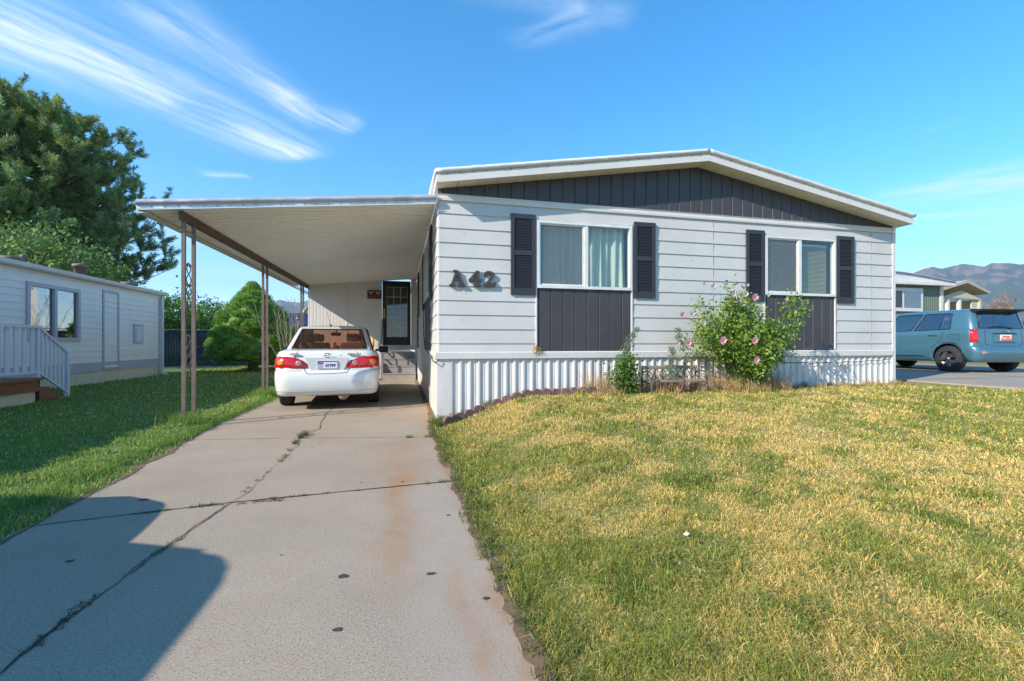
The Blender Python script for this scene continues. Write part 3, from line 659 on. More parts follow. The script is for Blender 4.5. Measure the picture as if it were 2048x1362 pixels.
fa.build('rolled_edge', m_roll, crf)
fa = MB()
def sl4(x0, x1, y0, y1, d0, d1): fa.add([(x, y, cz(x, CY0)+d) for d in (d0, d1) for x, y in ((x0, y0), (x1, y0), (x1, y1), (x0, y1))], [(0, 3, 2, 1), (4, 5, 6, 7), (0, 1, 5, 4), (1, 2, 6, 5), (2, 3, 7, 6), (3, 0, 4, 7)])
sl4(CX0, HX0-.03, CY0-.006, CY0+.015, -.0, .035); sl4(CX0+.02, HX0-.03, CY0-.02, CY0-.006, -.02, -.008)
fa.m = 1; x = CX0+.15
while x < HX0-.1: fa.sphere((x, CY0-.010, cz(x, CY0)+.018), .008, 6); x += .15
fa.build('front_flashing', [m_flash, mat('rivet', (.12, .12, .13), .5)], crf)
gt = MB(); n = 56
gt.add([(CX0-.0+dx, y, cz(CX0, y)+dz) for y in (CY0+.01, 17.7) for dx, dz in ((.10, -.05), (-.01, -.045), (-.02, .07), (-.005, .07), (.005, -.03), (.10, -.035))], [(i, (i+1) % 6, 6+(i+1) % 6, 6+i) for i in range(6)]+[(0, 1, 2, 3, 4, 5), (11, 10, 9, 8, 7, 6)])
gt.build('side_gutter', mat('gutter_cream', (.62, .59, .50), .5, var=.1, vs=3), car)
PXc = -2.75
bmx = MB(); bmx.bar((PXc, CY0+.08, cz(PXc, CY0)-.075), (PXc, CY1-.02, cz(PXc, CY1)-.075), .055, .11); bmx.build('beam', m_beam, car)
def scroll_panel(Yc, z0, z1, half):
    mb = MB(); pts1 = []; pts2 = []
    H_ = z1-z0; r = .0065
    for sgn in (-1, 1):
        pts = []
        for i in range(41):
            t = i/40; pts.append((PXc, Yc+sgn*half*.9*math.sin(t*PI*4)*(.6+.4*math.sin(t*PI)), z0+.02+(H_-.04)*t))
        mb.tube(pts, r, 6)
    for zc, s in ((z0+.05, 1), (z1-.05, -1), ((z0+z1)/2, 1)):
        for sg in (-1, 1):
            pts = []
            for i in range(22):
                t = i/21; a = t*PI*2.6; rr = .028*(1-t*.7); pts.append((PXc, Yc+sg*(half*.5)+rr*math.cos(a)*sg, zc+s*rr*math.sin(a)))
            mb.tube(pts, .006, 5)
    return mb
def post(Yp, zb, scr, label):
    po = MB(); zt = cz(PXc, Yp)-.13
    a = po; p1 = MB(); p1.box(PXc-.021, PXc+.021, Yp-.165, Yp-.125, zb, zt); root = p1.build('post', m_brown, car); root['label'] = label
    p2 = MB(); p2.box(PXc-.021, PXc+.021, Yp+.135, Yp+.175, zb, zt+.0); p2.build('rear_upright', m_brown, root)
    for z0, z1 in scr: scroll_panel(Yp, z0, z1, .08).build('scrollwork', m_iron, root)
post(7.0, -.02, ((.62, 1.25), (1.55, 2.2)), 'front brown post with two scroll panels')
post(10.58, -.02, ((.25, .75), (.8, 1.5), (1.55, 2.15)), 'middle brown post')
post(14.35, -.02, ((.5, 1.1), (1.3, 1.9)), 'rear brown post')
# rope and lantern on the rear post
ln = MB(); ln.lathe([(0, 0), (.05, .02), (.06, .08), (.03, .12), (0, .13)], (PXc+.09, 14.2, 1.95), n=12); ln.tube([(PXc+.03, 14.2, 2.06), (PXc+.09, 14.2, 2.10), (PXc+.09, 14.2, 2.07)], .006, 5)
ln.sphere((PXc+.14, 14.2, 2.1), .05, 8); ln.tube([(PXc-.08, 14.2, 1.85), (PXc-.1, 14.2, 1.4), (PXc-.08, 14.2, 1.0)], .008, 5); ln.lathe([(0, 0), (.045, .01), (.05, .05), (0, .07)], (PXc-.09, 14.2, 1.78), n=10)
tag(ln.build('lantern', mat('lantern_metal', (.38, .33, .26), .5)), 'small hanging lantern and rope on the rear carport post', 'lantern')
# ------------------------------------------------------------------ enclosed porch at the carport's end
PY = 15.2
por = empty('enclosed_porch', (-2.75, PY, 0), 'white grooved-panel enclosed porch at the end of the carport', 'porch')
DXa, DXb, DZ0, DZ1 = -.545, .335, 1.05, 3.10
gp = [(0, 0), (.12, .006), (.24, 0), (1., 0)]
mb = relief(-2.75, DXa-.03, -.02, lambda u: cz(u, PY)-.01, gp, .10, lambda u, z, o: (u, PY+o, z)); mb.build('wall', mat('porch_panel', (.74, .70, .65), .5, var=.03, vs=2), por)
ow = MB(); ow.box(-2.75, -2.70, PY+.01, 18.5, 0, 2.85); ow.box(-2.7, HX0-.01, 18.4, 18.5, 0, 3); ow.build('side_wall', MATS['porch_panel'], por)
ow = MB(); ow.box(-1.62, -1.60, PY-.012, PY-.0, 0, cz(-1.6, PY)-.02); ow.box(DXa-.05, DXa-.012, PY-.02, PY+.05, 0, DZ1+.07); ow.box(DXb+.012, HX0-.02, PY-.02, PY+.05, .9, DZ1+.07); ow.box(DXa-.05, HX0-.02, PY-.022, PY+.05, DZ1+.07, DZ1+.1)
ow.box(DXa-.05, HX0-.02, PY+.0, PY+.03, DZ1+.1, cz(.5, PY)+.03); ow.box(DXa-.012, DXb+.012, PY+.02, PY+.05, .9, DZ0); ow.box(-2.7, -.6, 15.26, 18.3, 1.0, 1.04)
ow.build('trim', m_white, por)
d = MB(); s = .125
d.box(DXa, DXa+s+.01, PY-.03, PY+.015, DZ0, DZ1); d.box(DXb-s+.02, DXb, PY-.03, PY+.015, DZ0, DZ1); d.box(DXa+s+.01, DXb-s+.02, PY-.03, PY+.015, DZ0, DZ0+.26); d.box(DXa+s+.01, DXb-s+.02, PY-.03, PY+.015, DZ1-.19, DZ1)
d.box(DXa-.01, DXb+.01, PY+.35, PY+.36, DZ0, DZ1)
door = d.build('door', m_blackg, por)
g = MB(); gx0, gx1, gz0, gz1 = DXa+s+.01, DXb-s+.02, DZ0+.26, DZ1-.19; g.box(gx0, gx1, PY-.012, PY-.008, gz0, gz1); g.build('pane', glass('door_glass', (.10, .11, .12), .08), door)
g = MB()
for i in range(4): x = gx0+(gx1-gx0)*i/3; g.box(x-.008, x+.008, PY-.026, PY-.013, gz0, gz1)
for i in range(6): z = gz0+(gz1-gz0)*i/5; g.box(gx0, gx1, PY-.0255, PY-.0135, z-.008, z+.008)
g.build('muntins', m_white, door)
g = MB(); g.tube([(DXa+.06, PY-.03, 1.92), (DXa+.06, PY-.065, 1.95), (DXa+.06, PY-.065, 2.12), (DXa+.06, PY-.03, 2.15)], .010, 6); g.box(DXa+.04, DXa+.08, PY-.036, PY-.03, 1.90, 2.2); g.build('handle', mat('brass', (.6, .45, .2), .35, metal=.8), door)
# steps and railing
st = MB()
for i in range(4):
    z = .21*(i+1); y0 = 14.17+.26*i
    st.bbox(-.50, .46, y0, PY-.03 if i == 3 else y0+.27, z-.21 if i else .0, z, .008) if 0 else st.box(-.50+i*.001, .46-i*.001, y0, PY-.032, z-.205 if i else 0, z)
    st.box(-.51, .47, y0-.015, y0+.02, z-.03, z+.002)
steps = empty('porch_steps', (0, 14.17, 0), 'grey concrete steps up to the black porch door', 'steps'); st.build('treads', m_grey, steps)
rlg = MB(); X_ = -.54
rlg.bar((X_, 14.2, 0), (X_, 14.2, 1.02), .035); rlg.bar((X_, 15.1, 0), (X_, 15.1, 1.86), .035); rlg.bar((X_, 14.16, 1.02), (X_, 15.14, 1.86), .04); rlg.bar((X_, 14.2, .3), (X_, 15.1, 1.12), .03)
for i in range(1, 6): y = 14.2+.15*i; rlg.bar((X_, y, .3+.137*i), (X_, y, 1.02+.128*i), .018)
rlg.build('railing', m_alu, steps)
# hanging sign
sg = empty('hanging_sign', (-.78, PY-.03, 2.65), 'black sign reading HOME in red hung beside the porch door', 'sign')
mb = MB(); mb.tube([(-.93, PY-.04, 2.79), (-.80, PY-.04, 2.90), (-.66, PY-.04, 2.79)], .004, 5); mb.build('cord', m_wood, sg)
def text_mesh(txt, size, name, m, parent, M4, ext=.001, bold=0.):
    cu = bpy.data.curves.new(name, 'FONT'); cu.body = txt; cu.size = size; cu.extrude = ext; cu.offset = bold; cu.align_x = 'CENTER'; cu.align_y = 'CENTER'
    o = bpy.data.objects.new(name, cu); COL.objects.link(o); dg = bpy.context.evaluated_depsgraph_get(); me = bpy.data.meshes.new_from_object(o.evaluated_get(dg)); bpy.data.objects.remove(o)
    me.transform(M4); me.materials.clear(); me.materials.append(m); me.name = name
    p = bpy.data.objects.new(name, me); link(p, parent)
    if parent: p.matrix_parent_inverse = parent_world(parent).inverted()
    return p
FACE = Matrix.Rotation(PI/2, 4, 'X')
text_mesh('HOME', .14, 'lettering', mat('sign_red', (.55, .04, .03), .6), sg, Matrix.Translation((-.785, PY-.054, 2.585)) @ FACE, .002, .0)
mb = MB(); mb.bbox(-1.0, -.57, PY-.05, PY-.03, 2.52, 2.79, .004); mb.m = 1
for cx_, cz2 in ((-.94, 2.73), (-.84, 2.735), (-.73, 2.72), (-.63, 2.73), (-.89, 2.675), (-.68, 2.67)):
    mb.lathe([(0, -.003), (.022, -.003), (.022, .0)], (cx_, PY-.051, cz2-.008), 'y', 10)
    for k in range(4): a = PI*(.15+.7*k/3); mb.lathe([(0, -.003), (.009, -.003), (.009, 0)], (cx_+.031*math.cos(a), PY-.051, cz2+.031*math.sin(a)-.006), 'y', 8)
mb.build('board', [m_black, mat('sign_white', (.7, .7, .7), .7)], sg)
# things between the car and the steps
mb = MB(); mb.lathe([(0, .0), (.02, .0), (.27, .35), (.30, .52), (.28, .60), (.20, .72), (.05, .78), (0, .78)], (-.98, 14.4, 0), n=18)
bq = empty('barbecue_grill', (-.98, 14.4, 0), 'black covered barbecue grill between the white car and the steps', 'grill'); mb.build('cover', m_black, bq)
mb = MB()
for a in (0, 2.1, 4.2): mb.bar((-.98+.28*math.cos(a), 14.4+.28*math.sin(a), 0), (-.98+.1*math.cos(a), 14.4+.1*math.sin(a), .5), .025)
mb.build('leg', m_alu, bq)
br = empty('broom', (-.80, 14.9, 0), 'broom with yellow-orange handle leaning against the porch wall', 'broom')
mb = MB(); mb.tube([(-.84, 14.95, .05), (-.82, 15.1, 1.0)], .014, 8); mb.build('handle', m_black, br)
mb = MB(); mb.lathe([(0, 1.0), (.03, 1.0), (.04, 1.12), (.03, 1.27), (0, 1.28)], (-.82, 15.1, 0), n=10); mb.build('grip', mat('orange_plastic', (.85, .35, .02), .5), br)
for i, (x, y, z) in enumerate([(-.66, 14.25, 0), (-.66, 14.25, .075), (-.65, 14.26, .15), (-.67, 14.25, .225), (-.66, 14.27, .30)]):
    mb = MB(); mb.bbox(x-.055, x+.055, y-.1, y+.1, z, z+.07, .006); o = mb.build('brick', mat('clay_brick', (.30, .13, .08), .9, var=.3, vs=20)); tag(o, 'red clay brick in the small stack left of the steps', 'brick', 'bricks stacked beside the steps')
mb = MB(); mb.lathe([(0, .0), (.05, 0), (.055, .02), (.055, .07), (.02, .10), (0, .105)], (-.66, 14.25, .372), n=12); tag(mb.build('jar', mat('blue_plastic', (.05, .2, .5), .4)), 'small blue jar standing on the brick stack', 'jar')
# ------------------------------------------------------------------ neighbour home on the left
NX, NY1 = -7.2, 16.35
nh = empty('neighbour_home', (NX, 10, 0), 'pale lap-sided neighbour home with cream skirting and brown roof at the left', 'mobile home')
nzs = [.64+.139*i for i in range(14)]
mb = MB(); holes = [(11.08, 12.68, 1.13, 2.36), (13.5, 14.22, .48, 2.44), (14.83, 15.37, 1.08, 1.66)]
for z0 in nzs:
    z1 = min(z0+.139, 2.56); iv = [(-2., NY1)]
    for h0, h1, a, b in holes:
        if z0 < b-.03 and z1 > a+.03:
            n = []
            for p, q in iv:
                if h1 <= p or h0 >= q: n.append((p, q)); continue
                if h0 > p: n.append((p, h0))
                if h1 < q: n.append((h1, q))
            iv = n
    for p, q in iv: mb.prism([(NX+.014, z0), (NX+.001, z1), (NX-.05, z1), (NX-.05, z0)], 'y', p, q)
mb.build('siding', m_nlap, nh)
for h0, h1, a, b, i0, i1, j0, j1 in ((11.0, 12.76, 1.05, 2.45, 11.1, 12.66, 1.15, 2.34), (14.80, 15.40, 1.04, 1.75, 14.86, 15.34, 1.10, 1.64)):
    mb = MB(); mb.box(NX-.04, NX+.006, h0, i0, a, b); mb.box(NX-.04, NX+.006, i1, h1, a, b); mb.box(NX-.04, NX+.006, i0, i1, a, j0); mb.box(NX-.04, NX+.006, i0, i1, j1, b); mb.build('opening_trim', m_nlap, nh)
mb = MB(); mb.box(NX-4.3, NX-.052, NY1-.05, NY1-.0, 0, 2.6); mb.box(NX-4.3, NX-4.25, -2, NY1-.05, 0, 2.6); mb.box(NX-4.3, NX-.05, -2, -1.95, 0, 2.6)
mb.add([(NX-4.3, NY1-.03, 2.6), (NX, NY1-.03, 2.6), (NX-2.15, NY1-.03, 3.1)], [(0, 1, 2)]); mb.build('end_wall', m_nlap, nh)
mb = MB(); mb.box(NX-.05, NX+.006, -2, NY1, .42, .64); mb.build('band', m_nband, nh)
relief(-2., NY1+.02, -.05, .42, [(0, 0), (.1, .008), (.5, .008), (.6, 0), (1, 0)], .15, lambda u, z, o: (NX-.02+o, u, z)).build('skirting', m_nskirt, nh)
mb = MB(); e = .22
mb.add([(NX+.14, -2.2, 2.66), (NX-2.15, -2.2, 3.16), (NX-4.44, -2.2, 2.66), (NX+.14, NY1+e-.1, 2.66), (NX-2.15, NY1+e-.1, 3.16), (NX-4.44, NY1+e-.1, 2.66),
        (NX+.14, -2.2, 2.58), (NX-2.15, -2.2, 3.08), (NX-4.44, -2.2, 2.58), (NX+.14, NY1+e-.1, 2.58), (NX-2.15, NY1+e-.1, 3.08), (NX-4.44, NY1+e-.1, 2.58)],
       [(0, 1, 4, 3), (1, 2, 5, 4), (6, 9, 10, 7), (7, 10, 11, 8), (3, 4, 10, 9), (4, 5, 11, 10), (0, 3, 9, 6), (2, 8, 11, 5), (0, 6, 7, 1), (1, 7, 8, 2)])
nrf = mb.build('roof', m_shing, nh)
mb = MB(); mb.prism([(NX+.02, 2.56), (NX+.15, 2.58), (NX+.17, 2.60), (NX+.19, 2.67), (NX+.15, 2.68), (NX+.02, 2.66)], 'y', -2.2, NY1+.12); mb.box(NX+.0, NX+.02, -2, NY1, 2.50, 2.60); mb.build('gutter', m_white, nrf)
for y, x, r, h in ((12.9, NX-1.2, .06, 3.15), (12.7, NX-1.3, .22, 3.06), (15.0, NX-1.3, .17, 3.28), (15.9, NX-.6, .2, 2.92)):
    mb = MB(); mb.lathe([(r*.8, h-.5), (r*.8, h-.1), (r, h-.1), (r, h-.02), (r*.5, h), (0, h)], (x, y, 0), n=14); mb.build('roof_vent', mat('vent_metal', (.22, .15, .12), .7), nrf)
# window
mb = MB(); y0, y1, z0, z1 = 11.1, 12.66, 1.15, 2.34
for a, b, c, d in ((y0, y0+.08, z0, z1), (y1-.08, y1, z0, z1), (y0+.08, y1-.08, z0, z0+.08), (y0+.08, y1-.08, z1-.08, z1), (11.84, 11.92, z0+.08, z1-.08)): mb.box(NX-.03, NX+.04, a, b, c, d)
wf = mb.build('window', mat('mauve_frame', (.46, .43, .44), .5), nh)
mb = MB(); mb.box(NX-.012, NX-.008, y0+.08, y1-.08, z0+.08, z1-.08); mb.build('pane', glass('mirror_glass', (.4, .45, .45), .28), wf)
mb = MB(); z = z0+.1
while z < z1-.1: mb.prism([(NX-.10, z), (NX-.08, z+.018), (NX-.079, z+.016), (NX-.099, z-.002)], 'y', y0+.08, y1-.08); z += .045
tag(mb.build('neighbour_blind', mat('grey_blind', (.35, .37, .36), .7)), 'grey slatted blind inside the left neighbour window', 'blind')
mb = MB(); mb.box(NX-1.2, NX-1.15, y0-.3, y1+.3, .7, 2.5); mb.box(NX-1.2, NX-.06, y0-.3, y0-.25, .7, 2.5); mb.box(NX-1.2, NX-.06, y1+.25, y1+.3, .7, 2.5); mb.build('room_lining', m_inside, nh)
mb = MB(); mb.box(NX-.02, NX+.02, 13.52, 13.58, .48, 2.44); mb.box(NX-.02, NX+.02, 14.14, 14.20, .48, 2.44); mb.box(NX-.02, NX+.021, 13.58, 14.14, 2.38, 2.44); mb.box(NX-.02, NX+.03, 13.5, 14.22, .46, .50); tf = mb.build('utility_door', m_nband, nh)
mb = MB()
for i in range(14):
    z = .50+.139*i; mb.prism([(NX+.010, z), (NX-.002, min(2.38, z+.139)), (NX-.03, min(2.38, z+.139)), (NX-.03, z)], 'y', 13.58, 14.14)
mb.box(NX+.0, NX+.022, 13.66, 14.02, 2.02, 2.05); mb.box(NX, NX+.022, 13.66, 14.02, 2.16, 2.19)
mb.build('door_panel', m_nlap, tf)
mb = MB(); mb.box(NX-.03, NX+.03, 14.86, 15.34, 1.10, 1.64); bxx = mb.build('meter_box', m_nband, nh); mb = MB(); mb.box(NX+.03, NX+.037, 14.97, 15.27, 1.15, 1.58); mb.build('lid', m_flash, bxx)
mb = MB(); mb.box(NX, NX+.09, NY1-.06, NY1+.04, .18, 2.56); mb.bar((NX+.045, NY1-.01, .22), (NX+.28, NY1+.1, .06), .08); mb.build('downspout', m_white, nh)
mb = MB(); mb.box(NX-.01, NX+.03, NY1-.11, NY1-.06, .62, 2.5); mb.build('corner_trim', m_nband, nh)
# deck
dkx = empty('deck', (-6.5, 8, 0), 'redwood deck with cream skirting and steps below the left neighbour home', 'deck')
mb = MB()
for i in range(9): x = NX+.08+i*.145; mb.box(x, x+.138, 2, 9.38, .49, .53)
mb.build('boards', m_rwood, dkx)
mb = MB(); mb.box(-5.93, -5.90, 2, 9.40, .30, .525); mb.box(NX+.08, -5.9, 9.38, 9.41, .34, .525); mb.build('rim_board', m_rwood, dkx)
relief(2., 9.36, -.05, .30, [(0, 0), (.1, .008), (.5, .008), (.6, 0), (1, 0)], .22, lambda u, z, o: (-5.94+o, u, z)).build('skirting', m_nskirt, dkx)
mb = MB()
for k, (y, z) in enumerate(((9.42, .35), (9.72, .17))):
    for j in range(2): mb.box(NX+.1, -5.95, y+j*.15, y+j*.15+.143, z-.035, z)
    mb.box(NX+.1, -5.95, y, y+.02, z-.18, z-.036)
mb.prism([(9.41, .34), (9.42, .02), (10.05, .02), (10.02, .14), (9.74, .16), (9.70, .32)], 'x', -5.95, -5.91)
mb.build('step', m_rwood, dkx)
mb = MB(); mb.box(-6.0, -5.86, 8, 10.4, .0, .045); mb.build('footing', mat('footing_grey', (.35, .33, .28), .9, var=.2, vs=10), dkx)
m_rail = mat('rail_white', (.60, .64, .68), .45)
rr = empty('deck_railing', (-5.92, 9, .5), 'white deck railing with flat balusters sloping down the steps at the left', 'railing')
mb = MB(); mb.box(-5.96, -5.88, 2, 9.44, 1.36, 1.40); mb.box(-5.94, -5.91, 2, 9.4, .60, .64); mb.bar((-5.92, 9.40, 1.38), (-5.92, 10.12, .92), .05, .035); mb.bar((-5.92, 9.40, .62), (-5.92, 10.10, .20), .03); mb.box(-5.95, -5.89, 10.06, 10.12, .05, .95); mb.box(-5.96, -5.90, 9.36, 9.42, .45, 1.36); mb.build('rails', m_rail, rr)
y = 9.26; 
while y > 5.5:
    mb = MB(); mb.box(-5.945, -5.925, y, y+.085, .64, 1.36); mb.build('baluster', m_rail, rr); y -= .17
for i in range(1, 7):
    y = 9.40+i*.1; mb = MB(); zt = 1.38-(y-9.4)*.639; zb = .62-(y-9.4)*.6; mb.box(-5.935, -5.915, y-.03, y+.02, zb, zt); mb.build('baluster', m_rail, rr)
# ------------------------------------------------------------------ fence and far buildings, left
fn = empty('privacy_fence', (-8, 22, 0), 'black slatted chain-link fence across the back lawn', 'fence')
mb = MB(); x = -14.; 
while x < 0.6:
    mb.box(x, x+.083, 21.985, 22.0, .12, 1.62); x += .092
mb.build('slats', mat('fence_slat', (.012, .014, .022), .6), fn)
x = -14.
while x < .7:
    mb = MB(); mb.tube([(x, 22.05, 0), (x, 22.05, 1.72)], .03, 8); mb.build('post', mat('fence_post', (.05, .05, .055), .5), fn); x += 2.4
mb = MB(); mb.tube([(-14, 22.03, 1.68), (.6, 22.03, 1.68)], .022, 6); mb.build('top_rail', mat('fence_rail', (.25, .27, .28), .5, metal=.5), fn)
def gable_house(x0, x1, y0, y1, zb, zw, zr, wallm, roofm, label, along='x', win=(), name='house', ov=.35):
    h = empty(name, ((x0+x1)/2, y0, zb), label, 'house')
    mb = MB(); mb.box(x0, x1, y0, y1, zb, zw)
    if along == 'y': xm = (x0+x1)/2; mb.add([(x0, y0, zw), (x1, y0, zw), (xm, y0, zr-.05), (x0, y1, zw), (x1, y1, zw), (xm, y1, zr-.05)], [(0, 1, 2), (3, 5, 4)])
    mb.build('wall', wallm, h); mb = MB()
    if along == 'x':
        ym = (y0+y1)/2; mb.prism([(y0-ov, zw-.08), (ym, zr-.08), (y1+ov, zw-.08), (y1+ov, zw+.06), (ym, zr+.06), (y0-ov, zw+.06)], 'x', x0-ov, x1+ov)
    else:
        xm = (x0+x1)/2; mb.prism([(x0-ov, zw-.08), (xm, zr-.08), (x1+ov, zw-.08), (x1+ov, zw+.08), (xm, zr+.08), (x0-ov, zw+.08)], 'y', y0-ov, y1+ov)
    mb.build('roof', roofm, h)
    for a, b, c, d in win:
        mb = MB(); mb.box(a, b, y0-.04, y0-.002, c, d); f = mb.build('window', m_white, h); mb = MB(); mm_ = (a+b)/2; mb.box(a+.06, mm_-.03, y0-.046, y0-.041, c+.06, d-.06); mb.box(mm_+.03, b-.06, y0-.046, y0-.041, c+.06, d-.06); mb.build('pane', glass('far_glass', (.1, .12, .13), .25), f)
    return h
gable_house(-26, -17.9, 36, 42, .3, 2.15, 3.15, mat('cream_wall', (.45, .40, .31), .7), mat('grey_shingle', (.13, .13, .15), .9, var=.2, vs=10), 'cream house with grey shingle roof beyond the black fence', win=((-20.5, -19, 1.2, 2.0),))
bb2 = gable_house(-11.5, -3.0, 30, 36, .2, 2.15, 3.05, mat('blue_wall', (.12, .15, .24), .6), mat('blue_roof', (.035, .055, .11), .5, var=.1, vs=4), 'dark blue building behind the fence right of the round evergreen')
mb = MB(); mb.box(-11.6, -2.9, 29.9, 29.99, 1.55, 1.85); mb.build('light_band', mat('band_pale', (.26, .26, .32), .6), bb2)
# ------------------------------------------------------------------ vegetation builders
def rot_quads(P, size, cols, aspect=.6, seed=0, up=.3, dirs=None):
    rs = np.random.RandomState(seed); n = len(P); size = np.broadcast_to(size, (n,))[:, None]
    a = rs.normal(size=(n, 3)) if dirs is None else dirs+rs.normal(size=(n, 3))*.35
    a /= np.linalg.norm(a, axis=1)[:, None]; b = rs.normal(size=(n, 3)); b[:, 2] += up; b -= a*(a*b).sum(1)[:, None]; b /= np.linalg.norm(b, axis=1)[:, None]+1e-9
    nrm = np.cross(a, b); w = size*aspect*.5; l = size
    v0 = P; v1 = P+a*l*.45+b*w+nrm*l*.08; v2 = P+a*l; v3 = P+a*l*.45-b*w+nrm*l*.08
    V = np.stack([v0, v1, v2, v3], 1).reshape(-1, 3); Q = np.arange(n*4).reshape(-1, 4); return V, Q, np.repeat(cols, 4, 0)
def vary(c, n, rs, amt=.25, warm=.12):
    k = 1+rs.uniform(-amt, amt, (n, 1)); w = rs.uniform(-warm, warm, (n, 1)); c = np.asarray(c)[None]*k; c = c*np.concatenate([1+w*1.5, 1+w*.4, 1-w], 1); return np.clip(c, .003, 1)
def limb_tree(name, base, h, label, crown_fn, trunk_r, seed, nlimb, group=None, cat='tree'):
    t = empty(name, base, label, cat, group=group); rnd = random.Random(seed); mb = MB(); bx_, by_, bz_ = base
    tp = [(bx_+.15*math.sin(i*1.1+seed)*i/6, by_+.1*math.cos(i*1.3)*i/6, bz_-.1+h*i/8.) for i in range(9)]
    mb.tube(tp, [trunk_r*(1-.85*i/8) for i in range(9)], 9); tips = crown_fn(mb, tp, rnd); mb.build('trunk', m_bark, t); return t, tips
# big pine
PB = (-19.6, 29.2, .15)
def pine_crown(mb, tp, rnd):
    tips = []
    for i in range(185):
        f = .12+.88*(i/185)**.9; z = PB[2]+12.9*f; c = Vector((PB[0], PB[1], z))
        prof = np.interp(f, [0, .12, .3, .5, .7, .85, .95, 1.], [0, 5.2, 6.9, 6.9, 5.9, 4.2, 2.4, .7]); a = i*2.4+rnd.uniform(-.4, .4); ln_ = prof*rnd.uniform(.66, .98)
        d = Vector((math.cos(a), math.sin(a), 0)); pts = []; rise = rnd.uniform(.05, .35)+.25*f
        for k in range(7): t = k/6; pts.append(c+d*ln_*t+Vector((0, 0, ln_*(rise*t*t-.10*math.sin(PI*t))))+Vector((rnd.uniform(-.1, .1), rnd.uniform(-.1, .1), 0))*t)
        mb.tube(pts, [.09*(1-f*.5)*(1-.8*k/6) for k in range(7)], 5)
        for k in range(2, 7):
            nb = 5 if k < 6 else 4
            for q in range(nb):
                s = pts[k]; sd = (d*rnd.uniform(.1, 1)+Vector((rnd.uniform(-1, 1), rnd.uniform(-1, 1), rnd.uniform(.2, 1.3)))).normalized(); l2 = rnd.uniform(.5, 1.15)
                e = s+sd*l2; mb.tube([s, e], [.02, .008], 4, cap=False)
                for u in (.45, .72, 1.): tips.append((s.lerp(e, u), (sd+Vector((0, 0, .6))).normalized()))
    return tips
pt, tips = limb_tree('pine_tree', PB, 12.6, 'tall dark pine with upright needle tufts rising above the left neighbour home', pine_crown, .32, 3, 0)
rs = np.random.RandomState(1); P0 = np.array([t[0] for t in tips]); D0 = np.array([t[1] for t in tips]); K = 60
P = np.repeat(P0, K, 0); D = np.repeat(D0, K, 0); along = rs.uniform(-.22, .18, (len(P), 1)); rad = rs.normal(size=P.shape); rad -= D*(rad*D).sum(1)[:, None]; rad /= np.linalg.norm(rad, axis=1)[:, None]
P = P+D*along; dirs = rad*.9+D*.75; dirs /= np.linalg.norm(dirs, axis=1)[:, None]
base = vary([.30, .37, .13], len(P0), rs, .45, .18); cols = np.repeat(base, K, 0)*(1+rs.uniform(-.2, .2, (len(P), 1)))
V, Q, cc = rot_quads(P, rs.uniform(.16, .27, len(P)), cols, .15, 2, 0, dirs); np_mesh('crown', V, Q, None, m_needle, cc, pt)
# leafy trees
def leafy(name, base, h, rx, rz_, zc, n, leaf, col, label, seed, group=None, dens=70, cat='tree', trunk=.14):
    cen = Vector((base[0], base[1], zc))
    def fn(mb, tp, rnd):
        tips = []
        for i in range(n):
            u = rnd.uniform(-1, 1); a = rnd.uniform(0, 2*PI); r = rnd.uniform(.35, 1.)**.5; q = math.sqrt(1-u*u); k = 1+.25*math.sin(a*3+seed)+.2*math.sin(u*5+seed)
            e = cen+Vector((q*math.cos(a)*rx*k, q*math.sin(a)*rx*k, u*rz_*(1 if u > 0 else .8)))*r
            s = Vector(tp[rnd.randint(3, 7)]); m_ = s.lerp(e, .5)+Vector((0, 0, -.1*rx)); mb.tube([s, m_, e], [.035*rx/2, .02*rx/2, .006], 4, cap=False); tips.append(e)
        return tips
    t, tips = limb_tree(name, base, h, label, fn, trunk, seed, n, group, cat); rs = np.random.RandomState(seed)
    P0 = np.array([list(t_) for t_ in tips]); cl = rs.uniform(.5, 1.2, (len(P0), 1))*rx*.17
    P = np.repeat(P0, dens, 0)+rs.normal(size=(len(P0)*dens, 3))*np.repeat(cl, dens, 0)*np.array([1, 1, .7])
    cols = np.repeat(vary(col, len(P0), rs, .25, .15), dens, 0)*(1+rs.uniform(-.25, .25, (len(P), 1)))
    V, Q, cc = rot_quads(P, rs.uniform(.7, 1.3, len(P))*leaf, cols, .65, seed, .4); np_mesh('crown', V, Q, None, m_leafm, cc, t); return t
leafy('leafy_tree', (-13.0, 20.6, .1), 4.6, 2.4, 1.4, 3.75, 95, .14, [.17, .26, .06], 'bright green leafy tree in front of the tall pine behind the neighbour roof', 5, dens=80)
leafy('leafy_tree', (-17.2, 25.5, .1), 5.5, 3.2, 2.6, 4.6, 110, .17, [.17, .25, .07], 'mid green leafy tree under the lower limbs of the tall pine', 15, dens=60)
leafy('leafy_tree', (-10.4, 26.0, .1), 3.2, 2.0, 1.15, 2.35, 110, .13, [.15, .27, .045], 'round-headed green tree behind the black fence left of the evergreen', 6, dens=70)
leafy('leafy_tree', (-12.3, 27.5, .1), 2.6, 1.4, .7, 1.95, 50, .13, [.14, .25, .04], 'small low green tree behind the black fence beside the cream house', 16, dens=60)
